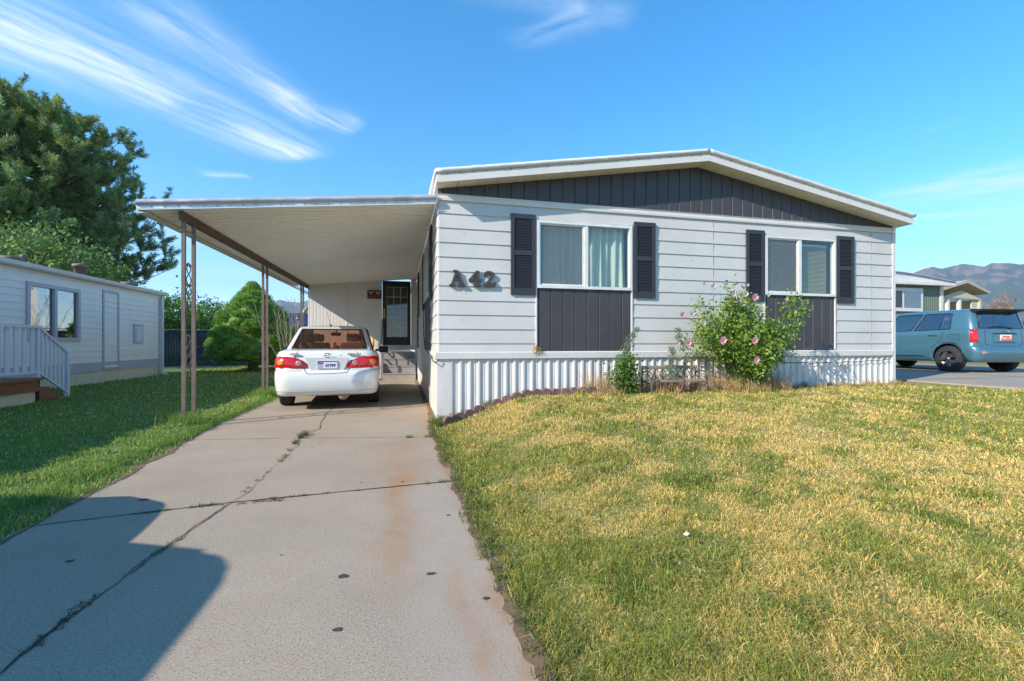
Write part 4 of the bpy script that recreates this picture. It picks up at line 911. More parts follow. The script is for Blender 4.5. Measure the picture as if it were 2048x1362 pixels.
# round evergreen
ev = empty('evergreen_shrub', (-5.18, 18.35, .13), 'rounded conical bright green evergreen on a short trunk on the back lawn', 'evergreen')
mb = MB(); mb.tube([(-5.18, 18.35, .05), (-5.16, 18.35, .45), (-5.20, 18.33, .9), (-5.16, 18.35, 2.2)], [.20, .16, .14, .05], 10)
rnd = random.Random(8)
for i in range(26):
    a = rnd.uniform(0, 6.28); z = rnd.uniform(.4, 1.); mb.tube([(-5.18, 18.35, z), (-5.18+.7*math.cos(a), 18.35+.7*math.sin(a), z+.05), (-5.18+1.2*math.cos(a), 18.35+1.2*math.sin(a), z+.25)], [.035, .02, .008], 4)
mb.build('trunk', m_bark, ev)
ez = [.45, .62, .85, 1.25, 1.7, 2.1, 2.5, 2.85, 3.15, 3.32]; er = [1.0, 1.36, 1.50, 1.38, 1.22, 1.04, .78, .46, .20, .03]
def er_(z, a): return np.interp(z, ez, er)*(1+.06*np.sin(3*a+1)+.06*np.sin(5*a+z*4)+.05*np.sin(9*a-z*7)+.05*np.sin(z*9+2*a))
rs = np.random.RandomState(4); nc = 900; zz = rs.uniform(.45, 3.3, nc); aa = rs.uniform(0, 2*PI, nc); keep = rs.uniform(0, 1, nc) < (np.interp(zz, ez, er)/1.5+.1); zz, aa = zz[keep], aa[keep]; r_ = er_(zz, aa)-.10; nc = len(zz)
CN = np.stack([-5.18+r_*np.cos(aa), 18.35+r_*np.sin(aa), zz], 1); ON = np.stack([np.cos(aa), np.sin(aa), np.full(nc, .7)], 1); K = 130
d = rs.normal(size=(nc*K, 3)); d /= np.linalg.norm(d, axis=1)[:, None]; P = np.repeat(CN, K, 0)+d*np.array([.17, .17, .08])*rs.uniform(.5, 1, (nc*K, 1))+np.array([0, 0, .02])
cols = np.repeat(vary([.19, .34, .05], nc, rs, .22, .12), K, 0)*(1+rs.uniform(-.25, .25, (nc*K, 1)))
V, Q, cc = rot_quads(P, rs.uniform(.035, .065, len(P)), cols, .6, 4, .2); np_mesh('foliage', V, Q, None, m_leafm, cc, ev)
za = np.linspace(.5, 3.0, 24); an = np.linspace(0, 2*PI, 48, endpoint=False); ZA, AN = np.meshgrid(za, an, indexing='ij'); RR = er_(ZA, AN)-.17+.05*(fbm(AN*8, ZA*9, 1, 3, 2)-.5)
V = np.stack([-5.18+RR*np.cos(AN), 18.35+RR*np.sin(AN), ZA], -1).reshape(-1, 3); I = np.arange(24*48).reshape(24, 48); Q = np.stack([I[:-1], np.roll(I, -1, 1)[:-1], np.roll(I, -1, 1)[1:], I[1:]], -1).reshape(-1, 4)
np_mesh('inner_foliage', V, Q, None, m_leafm, np.tile(np.array([[.15, .28, .045]]), (len(V), 1)), ev)
# bare shrub near the rear post and dead grass round the evergreen
bs = MB(); rnd = random.Random(11)
for i in range(16):
    p = Vector((-3.6+rnd.uniform(-.15, .15), 16.6, .1)); d = Vector((rnd.uniform(-.25, .25), rnd.uniform(-.2, .2), 1)).normalized(); pts = [p]
    for k in range(7): d = (d+Vector((rnd.uniform(-.18, .18), rnd.uniform(-.18, .18), .05))).normalized(); p = p+d*.37; pts.append(p)
    bs.tube(pts, [.018*(1-k/8.5) for k in range(8)], 4)
    for k in range(3, 7): e = pts[k]+Vector((rnd.uniform(-.3, .3), rnd.uniform(-.3, .3), .35)); bs.tube([pts[k], e], [.006, .003], 3)
tag(bs.build('bare_shrub', mat('twig_grey', (.25, .20, .17), .9)), 'leafless twiggy shrub behind the rear carport post', 'shrub')
# ------------------------------------------------------------------ cars
def superring(yR, yF, w, zR, zF, rcR, rcF, bowR=.05, bowF=.08, bowS=.03, nR=12, nC=6, nS=26, nF=10, tuck=.0):
    pts = []; cy = (yR+yF)/2; hl = (yF-yR)/2
    def sx(y): u = (y-cy)/hl; return w-bowS*abs(u)**2.5
    wr = w-bowS; 
    for i in range(nR): x = -(wr-rcR)+2*(wr-rcR)*i/nR; pts.append((x, yR+bowR*(x/w)**2))
    a0 = (wr-rcR, yR+bowR*((wr-rcR)/w)**2)
    for i in range(nC): t = PI/2*i/nC; pts.append((wr-rcR+rcR*math.sin(t), a0[1]+rcR*(1-math.cos(t))))
    y0 = a0[1]+rcR; y1 = yF-bowF-rcF
    for i in range(nS): y = y0+(y1-y0)*i/nS; pts.append((min(sx(y), w) if i else wr, y))
    wf = wr
    for i in range(nC): t = PI/2*i/nC; pts.append((wf-rcF+rcF*math.cos(t), y1+rcF*math.sin(t)))
    for i in range(nF): x = (wf-rcF)-2*(wf-rcF)*i/nF; pts.append((x, yF-bowF*(x/w)**2))
    for i in range(nC): t = PI/2*i/nC; pts.append((-(wf-rcF)-rcF*math.sin(t), y1+rcF*math.cos(t)))
    for i in range(nS): y = y1+(y0-y1)*i/nS; pts.append((-min(sx(y), w) if i else -wf, y))
    for i in range(nC): t = PI/2*i/nC; pts.append((-(wr-rcR)-rcR*math.cos(t), a0[1]+rcR*(1-math.sin(t))))
    ymin, ymax = yR, yF
    return np.array([(x, y, zR+(zF-zR)*min(1, max(0, (y-ymin)/(ymax-ymin)))) for x, y in pts])
NR, NC, NS, NF = 12, 6, 26, 10
iRC = NR; iRS = NR+NC; iFC = iRS+NS; iF = iFC+NC; iFL = iF+NF; iLS = iFL+NC; iRL = iLS+NS; NT = iRL+NC
def ringmesh(mb, rings, i0, i1, sel=None, inv=False, smooth=True):
    n = rings[0].shape[0]; ids = {}
    vs = []; fs = []
    for k in range(i0, i1):
        for t in range(n):
            if sel and (sel(k, t) == inv): continue
            f = []
            for a, b in ((k, t), (k, (t+1) % n), (k+1, (t+1) % n), (k+1, t)):
                if (a, b) not in ids: ids[(a, b)] = len(vs); vs.append(tuple(rings[a][b]))
                f.append(ids[(a, b)])
            fs.append(f)
    mb.add(vs, fs, smooth); return mb
def paint(name, col, rough=.3, metal=0., coat=.9, spec=.5): return mat(name, col, rough, metal=metal, coat=coat, spec=spec, var=.03, vs=2)
m_red = mat('lens_red', (.55, .008, .012), .12, coat=.6); m_amber = mat('lens_amber', (.85, .25, .02), .15, coat=.5); m_clear = mat('lens_clear', (.34, .20, .18), .15, coat=.5); m_chrome = mat('chrome', (.6, .6, .62), .15, metal=1.)
m_gap = mat('panel_gap', (.03, .03, .03), .8); m_seat = mat('seat_cloth', (.20, .11, .08), .9); m_cabin = mat('cabin_trim', (.26, .15, .11), .8)
def build_car(loc, rzv, rings, nlow, label, pm, name, wheels, sidewin, glassm, cabz, seats, rimstyle, wr, cutr, archx, frontcut=True):
    root = empty(name, loc, label, 'car', rzv); MW = Matrix.Translation(loc) @ Matrix.Rotation(rzv, 4, 'Z')
    def B(mb, nm, m, par=None):
        mb.v = [tuple(MW @ Vector(v)) for v in mb.v]; return mb.build(nm, m, par or root)
    # lower body, closed, arches cut
    mb = MB(); ringmesh(mb, rings, 0, nlow); n = NT; b0 = [tuple(p) for p in rings[0]]; b1 = [tuple(p) for p in rings[nlow]]
    me = bpy.data.meshes.new('tmp'); V = [tuple(p) for k in range(nlow+1) for p in rings[k]]; F = [(k*n+t, k*n+(t+1) % n, (k+1)*n+(t+1) % n, (k+1)*n+t) for k in range(nlow) for t in range(n)]
    F.append(tuple(range(n))[::-1]); F.append(tuple(nlow*n+t for t in range(n))); me.from_pydata(V, [], F)
    me.materials.append(pm); me.materials.append(m_cabin); me.materials.append(m_black); me.polygons.foreach_set('use_smooth', [True]*(len(F)-2)+[False]*2); me.polygons[len(F)-1].material_index = 1; me.polygons[len(F)-2].material_index = 2; me.update()
    body = bpy.data.objects.new('body', me); COL.objects.link(body)
    for wy in wheels:
        cm = MB(); cm.m = 2; cm.lathe([(0, archx[0]), (cutr, archx[0]), (cutr, archx[1]), (0, archx[1])], (0, wy, wr+.02), 'x', 36, False)
        cm.lathe([(0, -archx[1]), (cutr, -archx[1]), (cutr, -archx[0]), (0, -archx[0])], (0, wy, wr+.02), 'x', 36, False)
        co = cm.build('cutter', [pm, m_cabin, m_black]); md = body.modifiers.new('b', 'BOOLEAN'); md.operation = 'DIFFERENCE'; md.object = co; md.solver = 'EXACT'
        dg = bpy.context.evaluated_depsgraph_get(); dg.update(); nm_ = bpy.data.meshes.new_from_object(body.evaluated_get(dg)); body.modifiers.clear(); body.data = nm_; bpy.data.objects.remove(co)
    body.data.transform(MW); body.data.name = 'body'; body.parent = root; body.matrix_parent_inverse = parent_world(root).inverted()
    top = len(rings)-1; gl = nlow
    def isg(k, t):
        if k != gl: return False
        if t < NR or iF <= t < iFL: return True
        if iRS <= t < iFC: return any(a <= t-iRS < b for a, b in sidewin)
        if iLS <= t < iRL: return any(a <= iRL-1-t < b for a, b in sidewin)
        return False
    mb = MB(); ringmesh(mb, rings, nlow, top, isg, True); mb.add([tuple(p) for p in rings[top]], [tuple(range(NT))], False); B(mb, 'roof', pm)
    def winpart(nm, f):
        mb = MB(); ringmesh(mb, rings, nlow, nlow+1, lambda k, t: isg(k, t) and f(t)); 
        if mb.f: B(mb, nm, glassm)
    winpart('rear_window', lambda t: t < NR); winpart('windscreen', lambda t: iF <= t < iFL); winpart('side_window', lambda t: iRS <= t < iFC); winpart('side_window', lambda t: iLS <= t < iRL)
    # seals round the glass
    mb = MB(); g0, g1 = rings[gl], rings[gl+1]
    def seal(ts, w=.012):
        if len(ts) < 2: return
        mb.tube([g0[t] for t in ts]+[g1[t] for t in ts[::-1]], w, 5, closed=True)
    seal(list(range(0, NR+1))); seal(list(range(iF, iFL+1)))
    for a, b in sidewin: seal([iRS+q for q in range(a, b+1)]); seal([(iRL-q) % NT for q in range(a, b+1)])
    B(mb, 'window_seal', m_black)
    # wheels
    for wy in wheels:
        for sx in (-1, 1):
            w = MB(); hw = .10; xo = archx[1]-.05-hw if 0 else archx[2]
            R = wr; w.lathe([(R*.62, -hw), (R*.93, -hw), (R, -hw*.7), (R, -hw*.2), (R*.985, -hw*.15), (R*.985, -hw*.1), (R, 0.0), (R, hw*.7), (R*.93, hw), (R*.62, hw), (R*.6, 0), (R*.62, -hw)], (sx*xo, wy, R), 'x', 36)
            wo_ = B(w, 'wheel', m_tyre)
            w = MB(); o = sx*(hw-.02); xx = sx*xo+o
            w.lathe([(R*.60, -o), (R*.62, .0), (R*.735, sx*.015), (R*.71, sx*.022), (R*.66, sx*.0), (R*.55, -sx*.08), (.0, -sx*.09)], (xx, wy, R), 'x', 32)
            ns = 10 if rimstyle == 'black' else 7
            for i in range(ns):
                a = 2*PI*(i//2)/(ns/2)+(.16 if i % 2 else -.16) if rimstyle == 'black' else 2*PI*i/ns
                ca, sa = math.cos(a), math.sin(a); c2, s2_ = (math.cos(2*PI*(i//2)/(ns/2)), math.sin(2*PI*(i//2)/(ns/2))) if rimstyle == 'black' else (ca, sa)
                w.bar((xx+sx*.0, wy+c2*R*.1, R+s2_*R*.1), (xx+sx*.004, wy+ca*R*.68, R+sa*R*.68), .022+.012*(rimstyle != 'black'), .03)
            w.lathe([(R*.16, -sx*.03), (R*.16, sx*.012), (0, sx*.016)], (xx, wy, R), 'x', 14)
            B(w, 'rim', mat('rim_black', (.16, .16, .17), .35, metal=.7) if rimstyle == 'black' else m_chrome, wo_)
    # seats
    for y, xs_ in seats:
        for x in xs_:
            s = MB(); s.bbox(x-.23, x+.23, y-.06, y+.07, cabz-.25, cabz+.17, .05); s.bbox(x-.12, x+.12, y-.05, y+.05, cabz+.19, cabz+.34, .04); s.bar((x-.05, y, cabz+.15), (x-.05, y, cabz+.22), .012); s.bar((x+.05, y, cabz+.15), (x+.05, y, cabz+.22), .012); B(s, 'car_seat', m_seat)
    def surf(t, z, off=0.):
        t = t % NT; t0 = int(math.floor(t)) % NT; f = t-math.floor(t); t1 = (t0+1) % NT
        def at(k): return rings[k][t0]*(1-f)+rings[k][t1]*f
        for k in range(len(rings)-1):
            a, b = at(k), at(k+1)
            if a[2] <= z <= b[2]+1e-6: g = (z-a[2])/max(1e-6, b[2]-a[2]); p = a*(1-g)+b*g; break
        else: p = at(0); a = at(0); b = at(1)
        tg = (rings[k][t1]-rings[k][t0]); up_ = b-a; nn = np.cross(tg, up_); nn /= np.linalg.norm(nn)+1e-9; return p+nn*off
    def patch(nm, outline, m, off=.006, bulge=.012, rings_=5, par=None, thick=True):
        c = np.mean(np.array(outline), 0); vs = [surf(c[0], c[1], off+bulge)]; fs = []; n_ = len(outline)
        for r in range(1, rings_+1):
            q = r/rings_
            for t, z in outline: vs.append(surf(c[0]+(t-c[0])*q, c[1]+(z-c[1])*q, off+bulge*(1-q**3)))
        for t, z in outline: vs.append(surf(t, z, -.01))
        for i in range(n_): fs.append((0, 1+i, 1+(i+1) % n_))
        for r in range(rings_):
            for i in range(n_): a = 1+r*n_+i; b = 1+r*n_+(i+1) % n_; fs.append((a, a+n_, b+n_, b))
        mb = MB(); mb.add(vs, fs, True); return B(mb, nm, m, par)
    def line(nm, pts, r=.004, m=None, n=8, par=None):
        P_ = []
        for (t0, z0), (t1, z1) in zip(pts[:-1], pts[1:]):
            for i in range(n): P_.append(surf(t0+(t1-t0)*i/n, z0+(z1-z0)*i/n, .0))
        P_.append(surf(*pts[-1])); mb = MB(); mb.tube(P_, r, 5); return B(mb, nm, m or m_gap, par)
    return root, MW, B, surf, patch, line
# --- white saloon
SR = superring
def smooth_rings(R, sub):
    out = []
    for i in range(len(R)-1):
        p0 = R[max(0, i-1)]; p1 = R[i]; p2 = R[i+1]; p3 = R[min(len(R)-1, i+2)]
        for k in range(sub): t = k/sub; out.append(p1*(1-t)+p2*t)
    out.append(R[-1]); return out
sal = [SR(-.86, 3.36, .76, .24, .22, .12, .2), SR(-.93, 3.46, .82, .27, .25, .22, .3), SR(-.965, 3.50, .842, .36, .33, .26, .34), SR(-.985, 3.52, .85, .47, .45, .26, .36), SR(-.975, 3.51, .853, .57, .55, .26, .36), SR(-.955, 3.48, .85, .635, .60, .25, .36),
       SR(-.925, 3.45, .848, .655, .62, .24, .36), SR(-.90, 3.42, .848, .665, .64, .24, .36), SR(-.895, 3.38, .848, .74, .68, .24, .36), SR(-.88, 3.28, .845, .84, .73, .24, .36), SR(-.86, 3.15, .832, .92, .78, .24, .36), SR(-.83, 3.0, .81, .965, .82, .24, .36), SR(-.78, 2.85, .785, .985, .85, .24, .36),
       SR(-.62, 2.5, .75, 1.0, .91, .17, .30), SR(-.40, 2.15, .735, 1.01, .95, .09, .20),
       SR(.22, 1.32, .62, 1.365, 1.395, .08, .14, .05, .08, .02), SR(.34, 1.22, .585, 1.41, 1.43, .12, .16), SR(.48, 1.08, .46, 1.438, 1.448, .12, .12), SR(.60, .95, .3, 1.450, 1.455, .10, .10)]
m_wpaint = paint('white_car_paint', (.70, .70, .67), .25)
m_tint = glass('saloon_glass', (.70, .50, .42), .04)
SX, SY = -1.22, 8.98; SRZ = math.radians(3.6)
root, MW, B, surf, patch, line = build_car((SX, SY, 0), SRZ, sal, 14, 'white saloon car parked nose-in under the carport', m_wpaint, 'saloon_car', (0., 2.6), [(1, 3), (4, 13), (14, 24)], m_tint, .95, [(1.35, (-.36, .36)), (.35, (-.36, .36))], 'grey', .305, .35, (.60, 1.0, .735))
def lights(side):
    T = (lambda t: t) if side > 0 else (lambda t: NR-t)
    # t along the rear edge: right rear corner starts at iRC
    o = [(9.0, .70), (9.6, .69), (11, .69), (14, .69), (17, .695), (18.2, .71), (18.3, .78), (18.1, .86), (17, .885), (15, .89), (13, .885), (11.2, .87), (9.9, .82), (9.2, .765)]
    L_ = patch('tail_light', [(T(t), z) for t, z in (o if side > 0 else o[::-1])], m_red, .006, .018)
    for tc_, zc3, rt_, rz2, mm_, nm in ((10.5, .775, .5, .045, m_clear, 'reversing_lamp'), (14.2, .79, .9, .045, m_amber, 'indicator_lamp')):
        oo = [(T(tc_+rt_*math.cos(2*PI*i/14)), zc3+rz2*math.sin(2*PI*i/14)) for i in range(14)]; patch(nm, oo if side > 0 else oo[::-1], mm_, .027, .004, 3, par=L_)
    line('lamp_split', [(T(11.9), .695), (T(12.1), .88)], .004, m_red, par=L_)
lights(1); lights(-1)
line('boot_line', [(9.6, .69), (9.2, .62), (7, .605), (2, .605), (2.8, .605), (2.4, .69)][:3]+[(3.0, .605), (2.7, .62), (2.3, .69)], .005)
line('boot_line', [(11.2, .87), (11.1, .97)], .004); line('boot_line', [(.8, .87), (.9, .97)], .004)
line('bumper_line', [(0-5.9, .66), (0, .655), (2, .655)], .004); line('bumper_line', [(12+5.9, .66), (12, .655), (10, .655)], .004)
line('bumper_groove', [(-4, .33), (0, .325), (6, .322), (12, .325), (16, .33)], .006, mat('groove_grey', (.4, .4, .39), .6), 10)
# plate recess, plate, badge
mb = MB(); yb = -.905
mb.add([(-.36, yb, .86), (.36, yb, .86), (.27, yb-.004, .66), (-.27, yb-.004, .66), (-.30, yb+.05, .845), (.30, yb+.05, .845), (.23, yb+.03, .665), (-.23, yb+.03, .665)], [(0, 1, 5, 4), (1, 2, 6, 5), (2, 3, 7, 6), (3, 0, 4, 7)])
mb.add([(-.28, yb-.008, .835), (.28, yb-.008, .835), (.22, yb-.010, .67), (-.22, yb-.010, .67)], [(0, 1, 2, 3)])
mb = MB(); mb.prism([(-.34, .865), (.34, .865), (.25, .655), (-.25, .655)], 'y', yb-.006, yb+.01); rec = B(mb, 'plate_recess', mat('recess_grey', (.60, .60, .57), .5))
mb = MB(); mb.bbox(-.155, .155, yb-.022, yb-.008, .69, .815, .003); pl_ = B(mb, 'number_plate', mat('plate_white', (.68, .71, .78), .5))
MF = MW @ Matrix.Translation((.05, yb-.0235, .735)) @ FACE
text_mesh('477PF', .066, 'plate_lettering', mat('plate_ink', (.02, .025, .06), .6), pl_, MF, .0006, .002)
mb = MB(); mb.box(-.15, -.065, yb-.024, yb-.0225, .755, .805); 
B(mb, 'plate_flag', mat('flag_blue', (.10, .16, .45), .6), pl_)
mb = MB()
for i in range(3): mb.box(-.12, -.066, yb-.0255, yb-.0245, .757+i*.017, .765+i*.017)
B(mb, 'plate_stripes', mat('flag_red', (.6, .1, .12), .6), pl_)
mb = MB(); mb.box(-.15, -.07, yb-.0245, yb-.0225, .70, .745); B(mb, 'plate_tint', mat('plate_blue', (.30, .45, .70), .6), pl_)
mb = MB(); mb.box(-.145, .145, yb-.026, yb-.022, .80, .812); B(mb, 'plate_bar', m_black, pl_)
mb = MB()
def ell(cx, cz_, a, b, r=.006): mb.tube([(cx+a*math.cos(2*PI*i/24), yb-.008, cz_+b*math.sin(2*PI*i/24)) for i in range(24)], r, 5, closed=True)
ell(0, .905, .055, .036); ell(0, .905, .020, .034, .005); ell(0, .918, .038, .016, .005); B(mb, 'emblem', m_chrome)
text_mesh('COROLLA CE', .036, 'badge', m_gap, root, MW @ Matrix.Translation((.42, yb+.028, .925)) @ FACE, .012, .001)
text_mesh('TOYOTA', .034, 'badge', m_gap, root, MW @ Matrix.Translation((-.50, yb+.03, .925)) @ FACE, .012, .001)
mb = MB(); mb.sphere((.21, yb-.002, .90), .010, 8); B(mb, 'boot_lock', m_black)
mb = MB(); mb.tube([(-.05, .45, 1.43), (-.11, .40, 1.72)], [.004, .002], 5); mb.lathe([(.03, 0), (.012, .04), (0, .05)], (-.05, .45, 1.425), n=10); B(mb, 'antenna', m_black)
mb = MB(); mb.bbox(-.5, .5, -.60, -.45, .23, .27, .02); mb.tube([(.25, -.9, .25), (.25, .3, .25)], .09, 10); B(mb, 'exhaust', mat('rusty_silencer', (.30, .20, .13), .8, var=.3, vs=12))
for s in (-1, 1):
    mb = MB(); mb.bbox(s*.97-.10, s*.97+.10, 1.72, 1.84, .90, 1.04, .03); mb.bar((s*.80, 1.82, .95), (s*.90, 1.80, .96), .05); B(mb, 'door_mirror', m_black)
mb = MB(); mb.bbox(-.10, .10, 1.2, 1.24, 1.26, 1.33, .02); mb.bar((0, 1.22, 1.30), (0, 1.30, 1.37), .02); B(mb, 'inner_mirror', m_black)
for s, T in ((1, lambda q: iRS+q), (-1, lambda q: iRL-q)):
    for q in (3.6, 13.5): line('door_line', [(T(q), .96), (T(q), .34)], .005)
    line('door_handle', [(T(4.6), .83), (T(6), .835)], .014, m_wpaint, 3); line('door_handle', [(T(14.6), .82), (T(16), .82)], .014, m_wpaint, 3); line('side_strip', [(T(3.8), .52), (T(22), .50)], .012, m_wpaint)
mb = MB(); mb.sphere((-.05, 1.95, 1.02), .06, 10, (1.2, .7, .8)); mb.sphere((.05, 1.96, 1.0), .05, 8, (1.3, .6, .7)); mb.sphere((-.08, 1.93, 1.10), .035, 8); B(mb, 'dashboard_trinket', mat('trinket_brown', (.22, .09, .05), .8))
# --- blue estate car on the neighbour driveway
def estate(loc, rz_, pm, label, mirrors=True):
    es = [SR(-.60, 3.28, .76, .26, .24, .10, .2), SR(-.66, 3.36, .82, .29, .27, .16, .24), SR(-.70, 3.40, .86, .38, .36, .20, .26), SR(-.71, 3.41, .875, .50, .48, .20, .26), SR(-.70, 3.40, .88, .60, .58, .20, .26), SR(-.66, 3.38, .878, .655, .63, .18, .26), SR(-.62, 3.36, .876, .67, .65, .16, .26), SR(-.615, 3.34, .876, .80, .76, .16, .26),
          SR(-.605, 3.28, .872, .93, .88, .16, .26), SR(-.595, 3.15, .862, 1.03, .96, .16, .26), SR(-.59, 2.95, .845, 1.07, 1.0, .16, .26), SR(-.585, 2.55, .83, 1.09, 1.04, .16, .26), SR(-.57, 2.35, .82, 1.10, 1.06, .16, .26),
          SR(-.46, 1.75, .735, 1.50, 1.52, .14, .2, .04, .08, .02), SR(-.42, 1.65, .715, 1.545, 1.56, .14, .18), SR(-.30, 1.5, .66, 1.585, 1.60, .14, .14), SR(-.15, 1.3, .5, 1.605, 1.615, .1, .1)]
    root, MW, B, surf, patch, line = build_car(loc, rz_, es, 12, label, pm, 'estate_car', (0., 2.6), [(4, 7), (7, 14), (15, 25)], glass('estate_glass', (.30, .36, .40), .2), 1.0, [(1.3, (-.38, .38)), (.35, (-.38, .38))], 'black', .335, .37, (.62, 1.05, .775))
    for side in (1, -1):
        T = (lambda t: t) if side > 0 else (lambda t: NR-t)
        o = [(12.6, .74), (15.6, .74), (16.2, .78), (16.2, 1.05), (15.6, 1.08), (12.9, 1.08), (12.4, 1.0), (12.4, .80)]
        patch('tail_light', [(T(t), z) for t, z in (o if side > 0 else o[::-1])], m_red, .004, .02)
        oo = [(T(12.2+1.0*math.cos(2*PI*i/14)), .50+.05*math.sin(2*PI*i/14)) for i in range(14)]; patch('fog_lamp', oo if side > 0 else oo[::-1], m_clear, .004, .01, 3)
        S = (lambda q: iRS+q) if side > 0 else (lambda q: iRL-q)
        line('door_line', [(S(14.6), 1.04), (S(14.6), .36)], .006)
        line('door_line', [(S(4.2), 1.04), (S(4.6), .80), (S(6.3), .62)], .006)
        line('door_handle', [(S(5.2), .93), (S(7.0), .935)], .013, m_black, 3); line('door_handle', [(S(15.5), .92), (S(17.3), .92)], .013, m_black, 3)
        for d_ in ([(S(1.0), .84), (S(3.0), .84), (S(3.0), .96), (S(1.0), .96), (S(1.0), .84)],): line('fuel_flap', d_, .004)
        if mirrors: mb = MB(); mb.bbox(side*.98-.11, side*.98+.11, 2.05, 2.17, 1.02, 1.20, .04); mb.bar((side*.82, 2.15, 1.06), (side*.92, 2.12, 1.08), .05); B(mb, 'door_mirror', pm)
        line('sill_line', [(S(7.5), .40), (S(19.), .38)], .02, mat('dark_blue_sill', (.01, .03, .07), .5))
    line('hatch_line', [(10.6, 1.08), (10.6, .72), (9.8, .665), (2.2, .665), (1.4, .72), (1.4, 1.08)], .006)
    mb = MB(); mb.add([(-.60, -.30, 1.605), (.60, -.30, 1.605), (.62, -.64, 1.575), (-.62, -.64, 1.575), (-.66, -.40, 1.50), (.66, -.40, 1.50), (.62, -.62, 1.545), (-.62, -.62, 1.545)], [(0, 1, 2, 3), (4, 7, 6, 5), (2, 6, 7, 3), (0, 3, 7, 4), (1, 5, 6, 2), (0, 4, 5, 1)])
    B(mb, 'spoiler', m_black)
    mb = MB(); mb.bbox(-.30, .30, -.635, -.60, .76, .97, .01); rc = B(mb, 'plate_recess', pm); mb = MB(); mb.box(-.31, .31, -.65, -.61, .965, .985); B(mb, 'hatch_grip', m_black, rc)
    mb = MB(); mb.bbox(-.155, .155, -.648, -.634, .80, .945, .003); p = B(mb, 'number_plate', mat('plate_sky', (.72, .62, .58), .5))
    mb = MB(); mb.prism([(-.15, .803), (.15, .803), (.15, .85), (.05, .865), (-.06, .84), (-.15, .87)], 'y', -.651, -.6485); B(mb, 'plate_scenery', mat('plate_orange', (.8, .2, .06), .5), p)
    mb = MB(); mb.box(-.10, .10, -.6525, -.6485, .875, .91); B(mb, 'plate_bar', mat('plate_redbar', (.6, .12, .1), .6), p)
    mb = MB(); mb.tube([(.05+.05*math.cos(2*PI*i/20), -.625, 1.035+.028*math.sin(2*PI*i/20)) for i in range(20)], .007, 5, closed=True); mb.box(.01, .09, -.628, -.618, 1.03, 1.04); B(mb, 'emblem', m_chrome)
    mb = MB(); mb.tube([(.20, -.60, 1.11), (-.10, -.59, 1.16), (-.36, -.585, 1.13)], .012, 6); mb.sphere((.20, -.60, 1.11), .025, 8); B(mb, 'wiper', m_black)
    return root
m_blue = paint('blue_car_paint', (.065, .16, .205), .3, .25)
estate((14.55, 8.72, .372), math.radians(-7), m_blue, 'blue boxy estate car with black wheels parked on the right neighbour driveway')
estate((-3.97, .05, .02), math.radians(-2), paint('grey_car_paint', (.2, .2, .2), .3), 'grey car standing just outside the picture whose shadow falls on the driveway', False)
# ------------------------------------------------------------------ homes on the right
def ribwall(mb, x0, x1, y, z0, z1): pass
gh = empty('green_home', (19, 14.5, .4), 'green ribbed mobile home with curved white roof edge behind the blue car', 'mobile home')
mg = mat('green_wall', (.13, .17, .12), .6)
relief(12.0, 22.1, .3, 3.5, [(0, 0), (.1, -.012), (.3, -.012), (.4, 0), (1, 0)], .12, lambda u, z, o: (u, 14.5+o, z)).build('wall', mg, gh)
mb = MB(); mb.box(22.02, 22.1, 14.52, 27, .3, 3.5); mb.box(22.05, 22.22, 14.46, 14.56, .3, 3.5); mb.box(12, 22.0, 14.55, 14.6, .3, 3.5); mb.build('corner_trim', m_white, gh)
mb = MB(); n = 30; vs = []
for i in range(n+1):
    u = i/n; x = 11.6+10.9*u; zt = 3.66+.42*math.sin(PI*min(1, max(0, u)))**.8; zt = 3.66+.40*(1-abs(2*u-1)**2.2)
    vs += [(x, 14.2, 3.50), (x, 14.2, 3.62+0*u), (x, 14.22, 3.62), (x, 14.25, zt), (x, 27.3, zt), (x, 27.3, 3.5)]
mb.add(vs, [(6*i+k, 6*i+6+k, 6*i+7+k, 6*i+1+k) for i in range(n) for k in range(5)]+[tuple(range(6)), tuple(6*n+k for k in range(6))[::-1]]); mb.add([(11.6, 14.2, 3.5), (22.5, 14.2, 3.5), (22.5, 27.3, 3.5), (11.6, 27.3, 3.5)], [(0, 1, 2, 3)]); rfg = mb.build('roof', m_whitem, gh)
mb = MB(); mb.tube([(11.6+10.9*i/30, 14.2, 3.64+.40*(1-abs(2*i/30-1)**2.2)) for i in range(31)], .03, 6); mb.build('roof_edge', m_roll, rfg)
mb = MB(); mb.box(18.2, 21.05, 14.43, 14.50, 2.42, 3.38); f = mb.build('window', m_white, gh); mb = MB(); mb.box(18.3, 19.9, 14.415, 14.425, 2.58, 3.24); mb.build('pane', mat('screened_pane', (.05, .05, .06), .4), f)
mb = MB(); mb.box(20.02, 20.9, 14.415, 14.425, 2.58, 3.24); mb.build('pane', glass('far_glass', (.1, .12, .13), .25), f)
mcream = mat('cream_siding', (.50, .43, .31), .6, var=.04, vs=3)
bh = empty('cream_home', (31.6, 20, .4), 'cream lap-sided home with gabled porch behind the green home', 'house')
mb = MB()
for i in range(26): z = .3+.15*i; mb.prism([(22.0-.02, z), (22.0, z+.15), (22.1, z+.15), (22.1, z)], 'x', 29.3, 33.3)
mb.prism([(22.05, .4), (30, .4), (30, 4.2), (22.05, 4.2)], 'x', 29.0, 33.25); mb.build('wall', mcream, bh)
mb = MB(); mb.prism([(30.45, 3.80), (33.75, 3.68), (32.0, 4.22)], 'y', 19.9, 20.0); mb.box(33.45, 33.6, 19.9, 22, .3, 3.7)
for i in range(24): z = .3+.15*i; mb.prism([(20.0-.0, z), (20.0+.02, z+.15), (20.1, z+.15), (20.1, z)], 'x', 33.0, 33.6)
mb.build('porch_front', mcream, bh)
